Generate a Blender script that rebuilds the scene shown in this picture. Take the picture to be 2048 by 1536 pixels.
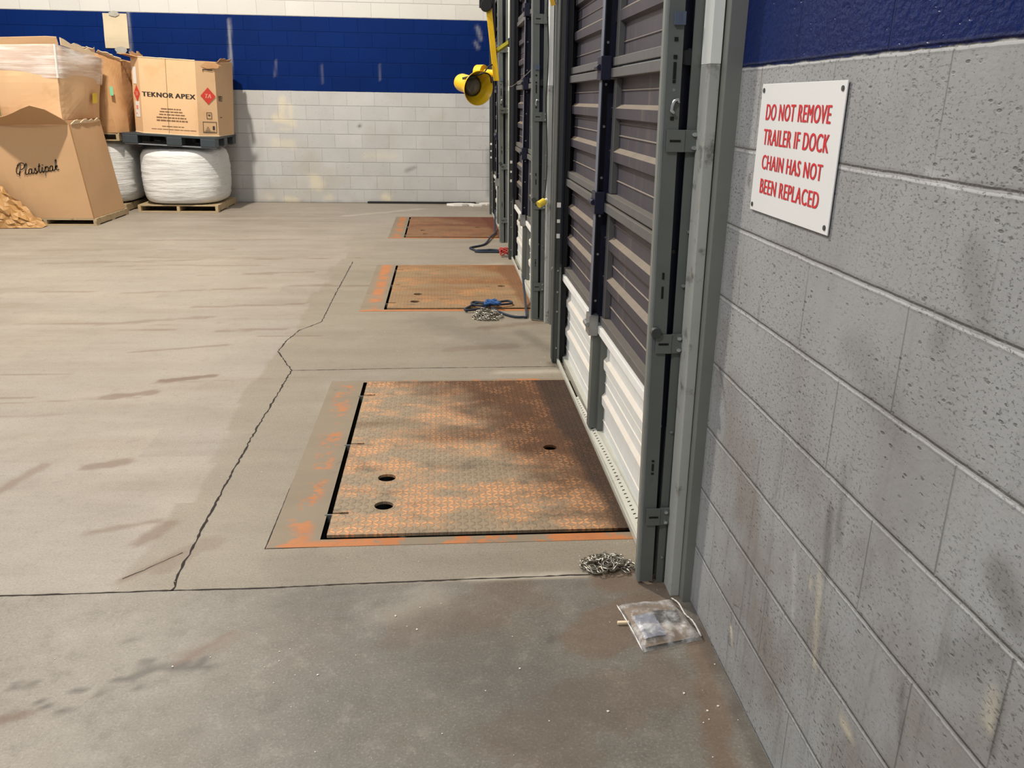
import bpy, bmesh, math, random
import numpy as np
from mathutils import Vector, Matrix, noise as mnoise
for o in list(bpy.data.objects): bpy.data.objects.remove(o)
S = bpy.context.scene; COL = S.collection
R = random.Random(7)
def lin(r, g, b):
    f = lambda v: (v/12.92 if v <= .04045 else ((v+.055)/1.055)**2.4)
    return (f(r/255), f(g/255), f(b/255), 1)

# ---------------------------------------------------------------- camera
F, YAW, PITCH, ROLL, CD, CH = 1666.263, .0847663, .3274024, -.0166928, .7877071, 1.5340311
fw = Vector((math.sin(YAW)*math.cos(PITCH), math.cos(YAW)*math.cos(PITCH), -math.sin(PITCH)))
rt0 = Vector((math.cos(YAW), -math.sin(YAW), 0)); dn0 = fw.cross(rt0)
rt = math.cos(ROLL)*rt0 + math.sin(ROLL)*dn0; dn = -math.sin(ROLL)*rt0 + math.cos(ROLL)*dn0
cam = bpy.data.objects.new('camera', bpy.data.cameras.new('camera')); COL.objects.link(cam)
cam.matrix_world = Matrix(((rt.x, -dn.x, -fw.x, -CD), (rt.y, -dn.y, -fw.y, 0), (rt.z, -dn.z, -fw.z, CH), (0, 0, 0, 1)))
cam.data.sensor_width = 36; cam.data.lens = F/2048*36; cam.data.clip_start = .02
S.camera = cam
# ---------------------------------------------------------------- light and exposure
S.view_settings.view_transform = 'Standard'; S.view_settings.look = 'None'
S.view_settings.gamma = 1; S.view_settings.use_curve_mapping = False
S.view_settings.exposure = 0.0
W = bpy.data.worlds.new('world'); S.world = W; W.use_nodes = True
W.node_tree.nodes['Background'].inputs[0].default_value = (.90, .95, 1, 1)
W.node_tree.nodes['Background'].inputs[1].default_value = .34
def lamp(name, loc, energy, color, radius):
    l = bpy.data.lights.new(name, 'POINT'); l.energy = energy; l.color = color; l.shadow_soft_size = radius
    o = bpy.data.objects.new(name, l); COL.objects.link(o); o.location = loc; return o
lamp('high_bay_light', (-4.55, 7.9, 7.0), 2650, (1, .92, .80), .15)
lamp('high_bay_light', (-3.4, -1.5, 5.6), 570, (.97, .98, 1), .25)
lamp('high_bay_light', (-2.5, 3.4, 5.4), 145, (1, .98, .95), .25)
lamp('high_bay_light', (-7.5, 1.5, 7.0), 720, (1, .97, .93), .25)

# ---------------------------------------------------------------- helpers: objects
def tag(o, label=None, cat=None, group=None, kind=None):
    for k, v in (('label', label), ('category', cat), ('group', group), ('kind', kind)):
        if v: o[k] = v
    return o
def empty(name, loc=(0, 0, 0), **k):
    o = bpy.data.objects.new(name, None); COL.objects.link(o); o.location = loc; o.empty_display_size = .05
    return tag(o, **k)
def kids(o): return [c for c in bpy.data.objects if c.parent == o]
def copy_tree(o, parent=None, off=None):
    ch = kids(o); c = o.copy(); COL.objects.link(c); c.parent = parent; c.matrix_parent_inverse = o.matrix_parent_inverse.copy()
    if off is not None: c.location = Vector(o.location) + Vector(off)
    for k in ch: copy_tree(k, c)
    return c
class MB:
    def __init__(s): s.b = bmesh.new()
    def verts(s, pts): return [s.b.verts.new(p) for p in pts]
    def face(s, pts):
        try: return s.b.faces.new(s.verts(pts))
        except ValueError: return None
    def box(s, a, b, M=None):
        x0, y0, z0 = a; x1, y1, z1 = b
        P = [Vector(p) for p in ((x0,y0,z0),(x1,y0,z0),(x1,y1,z0),(x0,y1,z0),(x0,y0,z1),(x1,y0,z1),(x1,y1,z1),(x0,y1,z1))]
        if M: P = [M @ p for p in P]
        v = s.verts(P)
        for f in ((3,2,1,0),(4,5,6,7),(0,1,5,4),(1,2,6,5),(2,3,7,6),(3,0,4,7)): s.b.faces.new([v[i] for i in f])
        return s
    def prism(s, poly, z0, z1, top=None, M=None):           # poly ccw, in xy
        top = top or poly
        A = [Vector((x, y, z0)) for x, y in poly]; B = [Vector((x, y, z1)) for x, y in top]
        if M: A = [M @ p for p in A]; B = [M @ p for p in B]
        a = s.verts(A); b = s.verts(B); n = len(a)
        s.b.faces.new(a[::-1]); s.b.faces.new(b)
        for i in range(n): s.b.faces.new((a[i], a[(i+1) % n], b[(i+1) % n], b[i]))
        return s
    def tube(s, pts, r, seg=8, closed=False, flat=1.):
        P = [Vector(p) for p in pts]; n = len(P); rings = []
        up = Vector((0, 0, 1)); prev = None
        for i, p in enumerate(P):
            t = (P[(i+1) % n if closed else min(i+1, n-1)] - P[(i-1) % n if closed else max(i-1, 0)]).normalized()
            if prev is None:
                u = t.cross(up)
                if u.length < 1e-4: u = t.cross(Vector((1, 0, 0)))
            else: u = prev - t*prev.dot(t)
            u.normalize(); prev = u; w = t.cross(u)
            rr = r[i] if isinstance(r, (list, tuple)) else r
            rings.append(s.verts([p + rr*(math.cos(2*math.pi*k/seg)*u + flat*math.sin(2*math.pi*k/seg)*w) for k in range(seg)]))
        for i in range(n if closed else n-1):
            a, b = rings[i], rings[(i+1) % n]
            for k in range(seg): s.b.faces.new((a[k], a[(k+1) % seg], b[(k+1) % seg], b[k]))
        if not closed: s.b.faces.new(rings[0][::-1]); s.b.faces.new(rings[-1])
        return s
    def cyl(s, p, q, r, seg=16, r2=None):
        return s.tube([p, q], [r, r if r2 is None else r2], seg)
    def lathe(s, prof, M, seg=32, cap=False):                # prof [(r, h)] along local z
        rings = [s.verts([M @ Vector((r*math.cos(2*math.pi*k/seg), r*math.sin(2*math.pi*k/seg), h)) for k in range(seg)]) for r, h in prof]
        for a, b in zip(rings, rings[1:]):
            for k in range(seg): s.b.faces.new((a[k], a[(k+1) % seg], b[(k+1) % seg], b[k]))
        if cap: s.b.faces.new(rings[0][::-1]); s.b.faces.new(rings[-1])
        return s
    def grid(s, fn, nu, nv):
        g = [[s.b.verts.new(fn(i/nu, j/nv)) for i in range(nu+1)] for j in range(nv+1)]
        for j in range(nv):
            for i in range(nu): s.b.faces.new((g[j][i], g[j][i+1], g[j+1][i+1], g[j+1][i]))
        return s
    def extr_y(s, prof, y0, y1):                             # open profile of (x, z), swept along y; faces look to -x
        a = s.verts([(x, y0, z) for x, z in prof]); b = s.verts([(x, y1, z) for x, z in prof])
        for i in range(len(prof)-1): s.b.faces.new((a[i], a[i+1], b[i+1], b[i]))
        return s
    def build(s, name, mat, parent=None, smooth=False, bevel=0, recalc=True, **k):
        if recalc: bmesh.ops.recalc_face_normals(s.b, faces=s.b.faces[:])
        if bevel: bmesh.ops.bevel(s.b, geom=[e for e in s.b.edges if e.is_manifold and e.calc_face_angle(0) > .5], offset=bevel, segments=2, profile=.6, affect='EDGES', clamp_overlap=True)
        m = bpy.data.meshes.new(name); s.b.to_mesh(m); s.b.free()
        if smooth:
            for p in m.polygons: p.use_smooth = True
        m.materials.append(mat)
        o = bpy.data.objects.new(name, m); COL.objects.link(o)
        if parent:
            o.parent = parent
            o.matrix_parent_inverse = parent.matrix_world.inverted() if parent.type != 'EMPTY' else Matrix.Translation(-parent.location)
        return tag(o, **k)
def build_each(t, name, mat, parent=None, post=None, **k):     # every loose piece becomes an object of its own
    t.b.verts.index_update(); seen = set(); out = []
    for v0 in list(t.b.verts):
        if v0 in seen: continue
        st, comp = [v0], []; seen.add(v0)
        while st:
            v = st.pop(); comp.append(v)
            for e in v.link_edges:
                w = e.other_vert(v)
                if w not in seen: seen.add(w); st.append(w)
        m = MB(); mp = {v: m.b.verts.new(v.co) for v in comp}
        for f in {f for v in comp for f in v.link_faces}: m.b.faces.new([mp[v] for v in f.verts])
        o = m.build(name, mat, parent, **k); out.append(o)
        if post: post(o)
    t.b.free(); return out
def solid(o, t, off=0.):
    m = o.modifiers.new('thickness', 'SOLIDIFY'); m.thickness = t; m.offset = off; return o
def from_curve(cv):
    o = bpy.data.objects.new('tmp', cv); COL.objects.link(o); dg = bpy.context.evaluated_depsgraph_get()
    me = bpy.data.meshes.new_from_object(o.evaluated_get(dg)); bpy.data.objects.remove(o); return me
def add_mesh(name, me, mat, parent=None, M=None, **k):
    me.name = name; me.materials.clear(); me.materials.append(mat)
    if M is not None: me.transform(M)
    o = bpy.data.objects.new(name, me); COL.objects.link(o)
    if parent: o.parent = parent; o.matrix_parent_inverse = Matrix.Translation(-parent.location)
    return tag(o, **k)
def text_mesh(txt, width, height, bold=.0, shear=0., space=1.):
    cv = bpy.data.curves.new('text', 'FONT'); cv.body = txt; cv.size = 1; cv.shear = shear
    cv.space_character = space; cv.resolution_u = 4
    me = from_curve(cv); P = np.array([v.co[:] for v in me.vertices])
    lo, hi = P.min(0), P.max(0)
    me.transform(Matrix.Diagonal((width/(hi[0]-lo[0]), height/(hi[1]-lo[1]), 1, 1)) @ Matrix.Translation((-lo[0], -lo[1], 0)))
    if bold:                                                  # heavier stroke: the outline repeated a little to each side
        b = bmesh.new()
        for k, dx in enumerate((-bold, -bold/2, 0, bold/2, bold)):
            m2 = me.copy(); m2.transform(Matrix.Translation((dx, 0, .00006*k))); b.from_mesh(m2)
        b.to_mesh(me); b.free()
    return me
def frame(o, u, v):                                          # matrix of a face: origin, across, up
    u = Vector(u).normalized(); v = Vector(v).normalized(); n = u.cross(v).normalized(); v = n.cross(u)
    return Matrix(((u.x, v.x, n.x, o[0]), (u.y, v.y, n.y, o[1]), (u.z, v.z, n.z, o[2]), (0, 0, 0, 1)))
def fill_mesh(polys, thick=0.):                              # first outline, then holes
    cv = bpy.data.curves.new('fill', 'CURVE'); cv.dimensions = '2D'; cv.fill_mode = 'BOTH'; cv.extrude = thick/2
    for P in polys:
        sp = cv.splines.new('POLY'); sp.points.add(len(P)-1); sp.use_cyclic_u = True
        for q, p in zip(sp.points, P): q.co = (p[0], p[1], 0, 1)
    return from_curve(cv)
def circ(x, y, r, n=24, sx=1): return [(x+sx*r*math.cos(2*math.pi*k/n), y+r*math.sin(2*math.pi*k/n)) for k in range(n)]
def spline(pts, n=6):                                        # catmull-rom
    P = [Vector(p) for p in pts]; P = [2*P[0]-P[1]] + P + [2*P[-1]-P[-2]]; out = []
    for i in range(1, len(P)-2):
        for k in range(n):
            t = k/n; a, b, c, d = P[i-1:i+3]
            out.append(.5*((2*b)+(c-a)*t+(2*a-5*b+4*c-d)*t*t+(3*b-a-3*c+d)*t**3))
    return out + [P[-2]]

# ---------------------------------------------------------------- helpers: materials
class NT:
    def __init__(s, name):
        s.m = bpy.data.materials.new(name); s.m.use_nodes = True; s.t = s.m.node_tree
        s.p = s.t.nodes['Principled BSDF']; s.co = s.n('ShaderNodeTexCoord').outputs['Object']
    def n(s, ty, **k):
        x = s.t.nodes.new(ty)
        for a, b in k.items(): setattr(x, a, b)
        return x
    def put(s, sock, v):
        if isinstance(v, bpy.types.NodeSocket): s.t.links.new(v, sock)
        elif isinstance(v, (tuple, list)) and sock.type == 'RGBA' and len(v) == 3: sock.default_value = (*v, 1)
        else: sock.default_value = v
    def math(s, op, a, b=0., c=0.):
        x = s.n('ShaderNodeMath', operation=op)
        for i, v in enumerate((a, b, c)): s.put(x.inputs[i], v)
        return x.outputs[0]
    def step(s, v, a, b):                                    # smooth 0..1 between a and b
        x = s.n('ShaderNodeMapRange', interpolation_type='SMOOTHSTEP')
        s.put(x.inputs[0], v); x.inputs[1].default_value = min(a, b); x.inputs[2].default_value = max(a, b)
        x.inputs[3].default_value, x.inputs[4].default_value = (0, 1) if a < b else (1, 0)
        return x.outputs[0]
    def mix(s, f, a, b, mode='MIX'):
        x = s.n('ShaderNodeMix', data_type='RGBA', blend_type=mode)
        s.put(x.inputs[0], f); s.put(x.inputs[6], a); s.put(x.inputs[7], b); return x.outputs[2]
    def map(s, scale=(1, 1, 1), loc=(0, 0, 0), v=None):
        x = s.n('ShaderNodeMapping'); s.put(x.inputs[0], v or s.co); x.inputs[1].default_value = loc; x.inputs[3].default_value = scale
        return x.outputs[0]
    def noise(s, scale, detail=3, rough=.55, v=None, sc=None, loc=(0, 0, 0), dist=0):
        x = s.n('ShaderNodeTexNoise'); s.put(x.inputs['Vector'], s.map(sc or (1, 1, 1), loc, v) if (sc or loc != (0, 0, 0)) else (v or s.co))
        x.inputs['Scale'].default_value = scale; x.inputs['Detail'].default_value = detail; x.inputs['Roughness'].default_value = rough
        x.inputs['Distortion'].default_value = dist; return x.outputs[0]
    def vor(s, scale, feature='F1', out=0, v=None, rnd=1.):
        x = s.n('ShaderNodeTexVoronoi', feature=feature); s.put(x.inputs['Vector'], v or s.co); x.inputs['Scale'].default_value = scale
        x.inputs['Randomness'].default_value = rnd; return x.outputs[out]
    def xyz(s, v=None):
        x = s.n('ShaderNodeSeparateXYZ'); s.put(x.inputs[0], v or s.co); return x.outputs
    def attr(s, name):
        x = s.n('ShaderNodeAttribute'); x.attribute_name = name; y = s.n('ShaderNodeSeparateColor'); s.put(y.inputs[0], x.outputs[0]); return y.outputs
    def bump(s, h, strength=.5, dist=.01, prev=None):
        x = s.n('ShaderNodeBump'); x.inputs['Strength'].default_value = strength; x.inputs['Distance'].default_value = dist
        s.put(x.inputs['Height'], h)
        if prev: s.put(x.inputs['Normal'], prev)
        return x.outputs[0]
    def done(s, col, rough=.6, metal=0., normal=None, spec=.5):
        s.put(s.p.inputs['Base Color'], col); s.put(s.p.inputs['Roughness'], rough); s.put(s.p.inputs['Metallic'], metal)
        s.put(s.p.inputs['Specular IOR Level'], spec)
        if normal: s.put(s.p.inputs['Normal'], normal)
        return s.m
def plain(name, rgb, rough=.6, metal=0., var=.12, scale=6., bump=.0, grime=None, gscale=4., gat=.56, spec=.5):
    n = NT(name); a = n.noise(scale, 4); c = lin(*rgb)
    d = tuple(min(1, v*(1-2*var)) for v in c[:3]); e = tuple(min(1, v*(1+2*var)) for v in c[:3])
    col = n.mix(a, (*d, 1), (*e, 1))
    if grime: col = n.mix(n.step(n.noise(gscale, 6, .65, loc=(3, 5, 1)), gat, gat+.14), col, lin(*grime))
    nm = n.bump(n.noise(scale*8, 4), bump, .004) if bump else None
    return n.done(col, rough, metal, nm, spec)
def block_wall(name, axis, phase, gray, blue, white, pit, rich):
    n = NT(name); x, y, z = n.xyz(); s = (x, y)[axis]
    C, B = .2032, .4064
    w = n.math('MULTIPLY', n.math('SUBTRACT', n.noise(9, 3), .5), .006)
    zz = n.math('ADD', z, w)
    row = n.math('FLOOR', n.math('DIVIDE', zz, C)); par = n.math('MODULO', row, 2.)
    s2 = n.math('ADD', n.math('MULTIPLY_ADD', s, 1/B, -phase/B), n.math('MULTIPLY', par, .5))
    fx = n.math('FRACT', s2); fz = n.math('FRACT', n.math('DIVIDE', zz, C))
    dx = n.math('MULTIPLY', n.math('MINIMUM', fx, n.math('SUBTRACT', 1., fx)), B)
    dz = n.math('MULTIPLY', n.math('MINIMUM', fz, n.math('SUBTRACT', 1., fz)), C)
    wv = n.math('MULTIPLY', n.noise(3, 2, loc=(9, 2, 4)), .004)
    vj = n.step(n.math('ADD', dx, wv), .0065, .0015); hj = n.step(n.math('ADD', dz, n.math('MULTIPLY', wv, .3)), .0075, .002)
    vk = n.math('MULTIPLY', vj, n.math('MULTIPLY_ADD', n.step(n.noise(2.3, 3, loc=(6, 6, 2)), .40, .62), .6, .12)) if rich else n.math('MULTIPLY', vj, .75)
    mort = n.math('MAXIMUM', vk, hj)
    # each block its own faint tone
    cell = n.n('ShaderNodeCombineXYZ'); n.put(cell.inputs[0], n.math('FLOOR', s2)); n.put(cell.inputs[1], row)
    wn = n.n('ShaderNodeTexWhiteNoise'); n.put(wn.inputs[0], cell.outputs[0]); tone = n.math('MULTIPLY_ADD', wn.outputs[0], .05 if rich else .09, .975 if rich else .955)
    A = n.attr('mask')
    g = n.mix(n.noise(2.2, 5, .6), tuple(v*.86 for v in lin(*gray)[:3]), tuple(v*1.12 for v in lin(*gray)[:3]))
    if rich:
        low = n.step(z, 1.25, .3)
        g = n.mix(n.math('MULTIPLY', n.step(n.noise(3.3, 5, .6, loc=(4, 4, 1)), .42, .68), n.math('MULTIPLY_ADD', low, .5, .22)), g, lin(118, 110, 103))
        drip = n.step(n.noise(1, 6, .65, sc=(1, 22, 1.1)), .53, .72)
        g = n.mix(n.math('MULTIPLY', drip, n.math('MULTIPLY_ADD', low, .45, .1)), g, lin(92, 88, 84))
        b = n.mix(n.noise(3, 4), lin(*[v*.9 for v in blue]), lin(*[min(255, v*1.1) for v in blue]))
    else:
        g = n.mix(n.math('MULTIPLY', n.step(n.noise(1.1, 5, .6, loc=(7, 1, 2)), .45, .7), .35), g, lin(160, 150, 132))
        b = n.mix(n.noise(1.2, 4), lin(*[v*.88 for v in blue]), lin(*[min(255, v*1.12) for v in blue]))
        b = n.mix(n.math('MULTIPLY', n.step(n.noise(6, 6, .7, loc=(1, 3, 8)), .62, .75), .05), b, lin(60, 80, 130))
    w1 = n.mix(n.noise(2, 4), lin(*white), tuple(v*.9 for v in lin(*white)[:3]))
    edge = n.math('ADD', z, n.math('MULTIPLY', n.math('SUBTRACT', n.noise(14, 3), .5), .012 if rich else .008))
    low_e = n.step(edge, 1.6236, 1.6276)
    col = n.mix(low_e, g, b); col = n.mix(n.step(edge, 2.640, 2.644), col, w1)
    col = n.mix(1., col, n.mix(1., tone, tone), 'MULTIPLY')
    # pitted block face and joints
    mp = n.map((1, .42, 1.) if axis == 1 else (.6, 1, 1))
    pits = n.math('MULTIPLY', n.step(n.vor(pit, v=mp), .30, .14), n.step(n.noise(5, 3, loc=(2, 2, 2)), .36, .60))
    pits = n.math('MULTIPLY', pits, n.step(n.vor(pit, out=1, v=mp) if 0 else n.noise(pit*.7, 2, loc=(5, 5, 5)), .44, .54))
    if rich:
        pits = n.math('MAXIMUM', pits, n.math('MULTIPLY', n.step(n.noise(180, 5, .75, sc=(1, .5, 1)), .56, .64), n.step(n.noise(2.2, 4, .6, loc=(8, 1, 1)), .30, .60)))
    isg = n.math('SUBTRACT', 1., low_e)
    col = n.mix(n.math('MULTIPLY', pits, n.math('MULTIPLY_ADD', isg, .55 if rich else .12, .05 if rich else .01)), col, lin(62, 60, 58))
    if rich:
        hz = n.math('SUBTRACT', n.math('ABSOLUTE', n.math('SUBTRACT', fz, .5)), .5)          # 0 at the joint
        up = n.step(z, .55, 1.1); sk = n.math('MULTIPLY', n.step(dz, .0075, .0025), n.math('MULTIPLY', up, n.step(n.noise(1.5, 3, loc=(3, 8, 8)), .3, .55)))
        dl = n.math('MULTIPLY', n.step(n.math('ABSOLUTE', n.math('SUBTRACT', dz, .0085)), .0035, .001), n.math('MULTIPLY_ADD', n.noise(6, 4, .7, loc=(1, 8, 1)), 1.1, -.15))
        col = n.mix(n.math('MULTIPLY', sk, n.math('MULTIPLY', isg, .42)), col, lin(170, 169, 166))  # highlight on the joint ridges, put into the colour as a pale line
        col = n.mix(n.math('MULTIPLY', n.math('MAXIMUM', dl, n.math('MULTIPLY', vk, .6)), .6), col, lin(84, 82, 80))
    else:
        col = n.mix(n.math('MULTIPLY', mort, n.math('MULTIPLY', isg, .56)), col, tuple(v*.55 for v in lin(*gray)[:3]))
        col = n.mix(n.math('MULTIPLY', mort, n.math('MULTIPLY', low_e, .5)), col, n.mix(n.step(z, 2.63, 2.65), tuple(v*.55 for v in lin(*blue)[:3]), lin(150, 146, 140)))
    col = n.mix(A[0], col, lin(216, 205, 176)); col = n.mix(A[1], col, lin(70, 66, 62)); col = n.mix(A[2], col, lin(190, 190, 188))
    h = n.math('SUBTRACT', n.math('MULTIPLY', n.noise(70 if rich else 40, 5, .65), .30), n.math('MULTIPLY', mort, 1.))
    h = n.math('SUBTRACT', h, n.math('MULTIPLY', pits, .28))
    if rich: h = n.math('ADD', h, n.math('MULTIPLY', n.math('MULTIPLY', n.noise(75, 3, .5, sc=(1, .6, 1), loc=(3, 1, 1)), low_e), .9))
    nm = n.bump(h, .8, .005 if rich else .004)
    rough = n.math('MULTIPLY_ADD', low_e, -.36 if rich else -.12, .62)
    return n.done(col, rough, 0, nm, n.math('MULTIPLY_ADD', low_e, -.25, .38) if rich else n.math('MULTIPLY_ADD', low_e, -.20, .26))

GRAY_STEEL = plain('gray_painted_steel', (98, 102, 97), .5, .1, .06, 9, .05, (72, 72, 66), 9, .62)
EDGE_STEEL = plain('worn_gray_steel_edge', (116, 120, 116), .45, .1, .08, 14, .0, (100, 100, 94), 12, .6)
DARK_STEEL = plain('dark_gray_steel', (62, 65, 62), .55, .1, .1, 10)
BLACK = plain('black_rubber', (14, 14, 18), .7, 0, .1, 12)
NAVY = plain('navy_painted_steel', (22, 25, 48), .45, .1, .1, 9)
ZINC = plain('galvanized_steel', (150, 152, 150), .35, .7, .1, 30)
BRIGHT = plain('polished_bolt_steel', (205, 208, 210), .22, .9, .05, 30)
HOLE = plain('dark_slot', (10, 10, 10), .9, 0, .0)
JAMB_GRAY = plain('gray_jamb_paint', (116, 117, 112), .55, 0, .06, 9, .05, (84, 84, 80), 14, .64)
JAMB_LIGHT = plain('pale_jamb_paint', (170, 171, 165), .55, 0, .07, 7, .05, (116, 114, 106), 10, .56)
JAMB_WHITE = plain('white_jamb_paint', (232, 233, 226), .5, 0, .03, 7, .05)
SEAL = plain('aluminum_bottom_rail', (188, 186, 174), .45, .2, .06, 16, 0, (130, 122, 104), 12, .62)
YEL = plain('yellow_enamel', (232, 186, 22), .35, 0, .07, 7, 0, (196, 150, 30), 9, .66)
YEL_IN = plain('yellow_reflector_enamel', (196, 160, 22), .3, 0, .05, 7)
GLASSY = plain('frosted_lens', (112, 108, 98), .18, .2, .12, 40)
CARD = plain('corrugated_cardboard', (216, 178, 136), .8, 0, .04, 3, .06, (208, 168, 124), 2.2, .54)
CARD_D = plain('brown_cardboard', (186, 142, 98), .8, 0, .05, 3, .08, (172, 128, 84), 2.2, .52)
CARD_S = plain('plain_kraft_cardboard', (190, 152, 112), .8, 0, .04, 2.4, .06, (182, 143, 102), 1.7, .56)
TORN = plain('torn_cardboard_edge', (222, 200, 168), .9, 0, .08, 9)
KRAFT = plain('kraft_paper', (178, 136, 84), .55, 0, .08, 6, .1)
WOOD = plain('pallet_wood', (172, 152, 118), .8, 0, .12, 8, .1, (120, 100, 76), 7, .56)
PLASTIC_D = plain('dark_pallet_plastic', (50, 58, 64), .5, 0, .1, 6, .05)
INK = plain('black_ink', (46, 36, 32), .8, 0, .1, 20)
INK_B = plain('brown_ink', (118, 88, 60), .8, 0, .1, 20)
INK_G = plain('faded_blue_ink', (150, 146, 134), .8, 0, .15, 30)
RED_INK = plain('red_ink', (205, 62, 50), .7, 0, .05, 9)
RED_PALE = plain('pale_red_ink', (232, 150, 130), .7, 0, .05, 9)
WHITE = plain('white_paper', (232, 228, 220), .7, 0, .03, 9)
SIGN_W = plain('white_sign_enamel', (218, 218, 217), .35, 0, .02, 7, 0, (206, 206, 204), 9, .66)
SIGN_R = plain('red_sign_lettering', (200, 36, 46), .45, 0, .06, 60)
TAPE = plain('gray_tape', (168, 164, 152), .4, 0, .15, 14, .2)
GREEN = plain('green_sticker', (120, 190, 150), .5)
YSTK = plain('yellow_sticker', (222, 200, 60), .5)
STRAP = plain('green_strap', (110, 112, 70), .5)
ROPE = plain('dark_blue_rope', (34, 44, 60), .8, 0, .3, 60)
ROPE_B = plain('bright_blue_rope', (40, 84, 140), .8, 0, .25, 60)
REDROPE = plain('red_strap', (170, 60, 50), .7, 0, .2, 30)
CHAIN = plain('chain_steel', (168, 162, 150), .3, .85, .2, 40, 0, (84, 66, 52), 60, .54)
CORD = plain('black_cord', (22, 22, 22), .6)
CHIP = plain('white_chip', (226, 220, 206), .8)
GAP = plain('dark_crack', (44, 36, 30), .95, 0, .15, 30)
MARK = plain('dark_print_block', (60, 52, 48), .8)

def cardboard_flute(): pass
def bale_mat():
    n = NT('white_woven_bale')
    x, y, z = n.xyz(); wr = n.noise(1, 6, .65, sc=(2.2, 2.2, 26))
    col = n.mix(n.step(n.noise(1.4, 4), .3, .7), lin(208, 208, 206), lin(228, 228, 226))
    col = n.mix(n.step(wr, .62, .72), col, lin(172, 174, 178))
    return n.done(col, .42, 0, n.bump(wr, .7, .03), .4)
BALE = bale_mat()
def film_mat(name, tint, dens, streak):
    n = NT(name); a = n.noise(1, 5, .6, sc=streak)
    f = n.step(a, .40, .68)
    n.p.inputs['Transmission Weight'].default_value = 0
    col = n.mix(f, lin(*tint), lin(250, 248, 246))
    n.put(n.p.inputs['Alpha'], n.math('MULTIPLY_ADD', f, dens[1]-dens[0], dens[0]))
    return n.done(col, .22, 0, n.bump(a, .5, .01), .7)
FILM = film_mat('stretch_film', (218, 208, 204), (.46, .62), (2, 2, 30))
BAG = film_mat('clear_plastic_bag', (206, 202, 198), (.13, .46), (22, 22, 22))

def panel_mat(name, base, hi, dust, amt):
    n = NT(name); x, y, z = n.xyz()
    col = n.mix(n.noise(3, 5, .6, sc=(1, 6, 1)), lin(*base), lin(*hi))
    up = n.xyz(n.n('ShaderNodeNewGeometry').outputs['Normal'])[2]          # dust settled on the ledges of the ribs
    d = n.math('MULTIPLY', n.step(up, .18, .5), n.math('MULTIPLY_ADD', n.noise(9, 5, .7, sc=(1, 1, 1)), .7, .45))
    col = n.mix(n.math('MINIMUM', n.math('MULTIPLY', d, amt), 1.), col, lin(*dust))
    st = n.step(n.noise(1, 4, .6, sc=(1, 14, 1.6)), .55, .75)
    col = n.mix(n.math('MULTIPLY', st, .25), col, lin(*dust))
    return n.done(col, .5, 0, n.bump(n.noise(30, 3), .1, .002), .4)
PANEL = panel_mat('dark_slate_panel', (54, 51, 60), (68, 65, 74), (138, 124, 106), .9)
PANEL_W = panel_mat('white_steel_panel', (204, 207, 206), (222, 224, 222), (196, 172, 140), .50)
RAIL = panel_mat('dusty_section_rail', (76, 77, 79), (98, 97, 96), (126, 116, 102), .6)
RAIL_W = panel_mat('white_section_rail', (214, 216, 214), (238, 238, 236), (222, 216, 204), .6)

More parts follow.
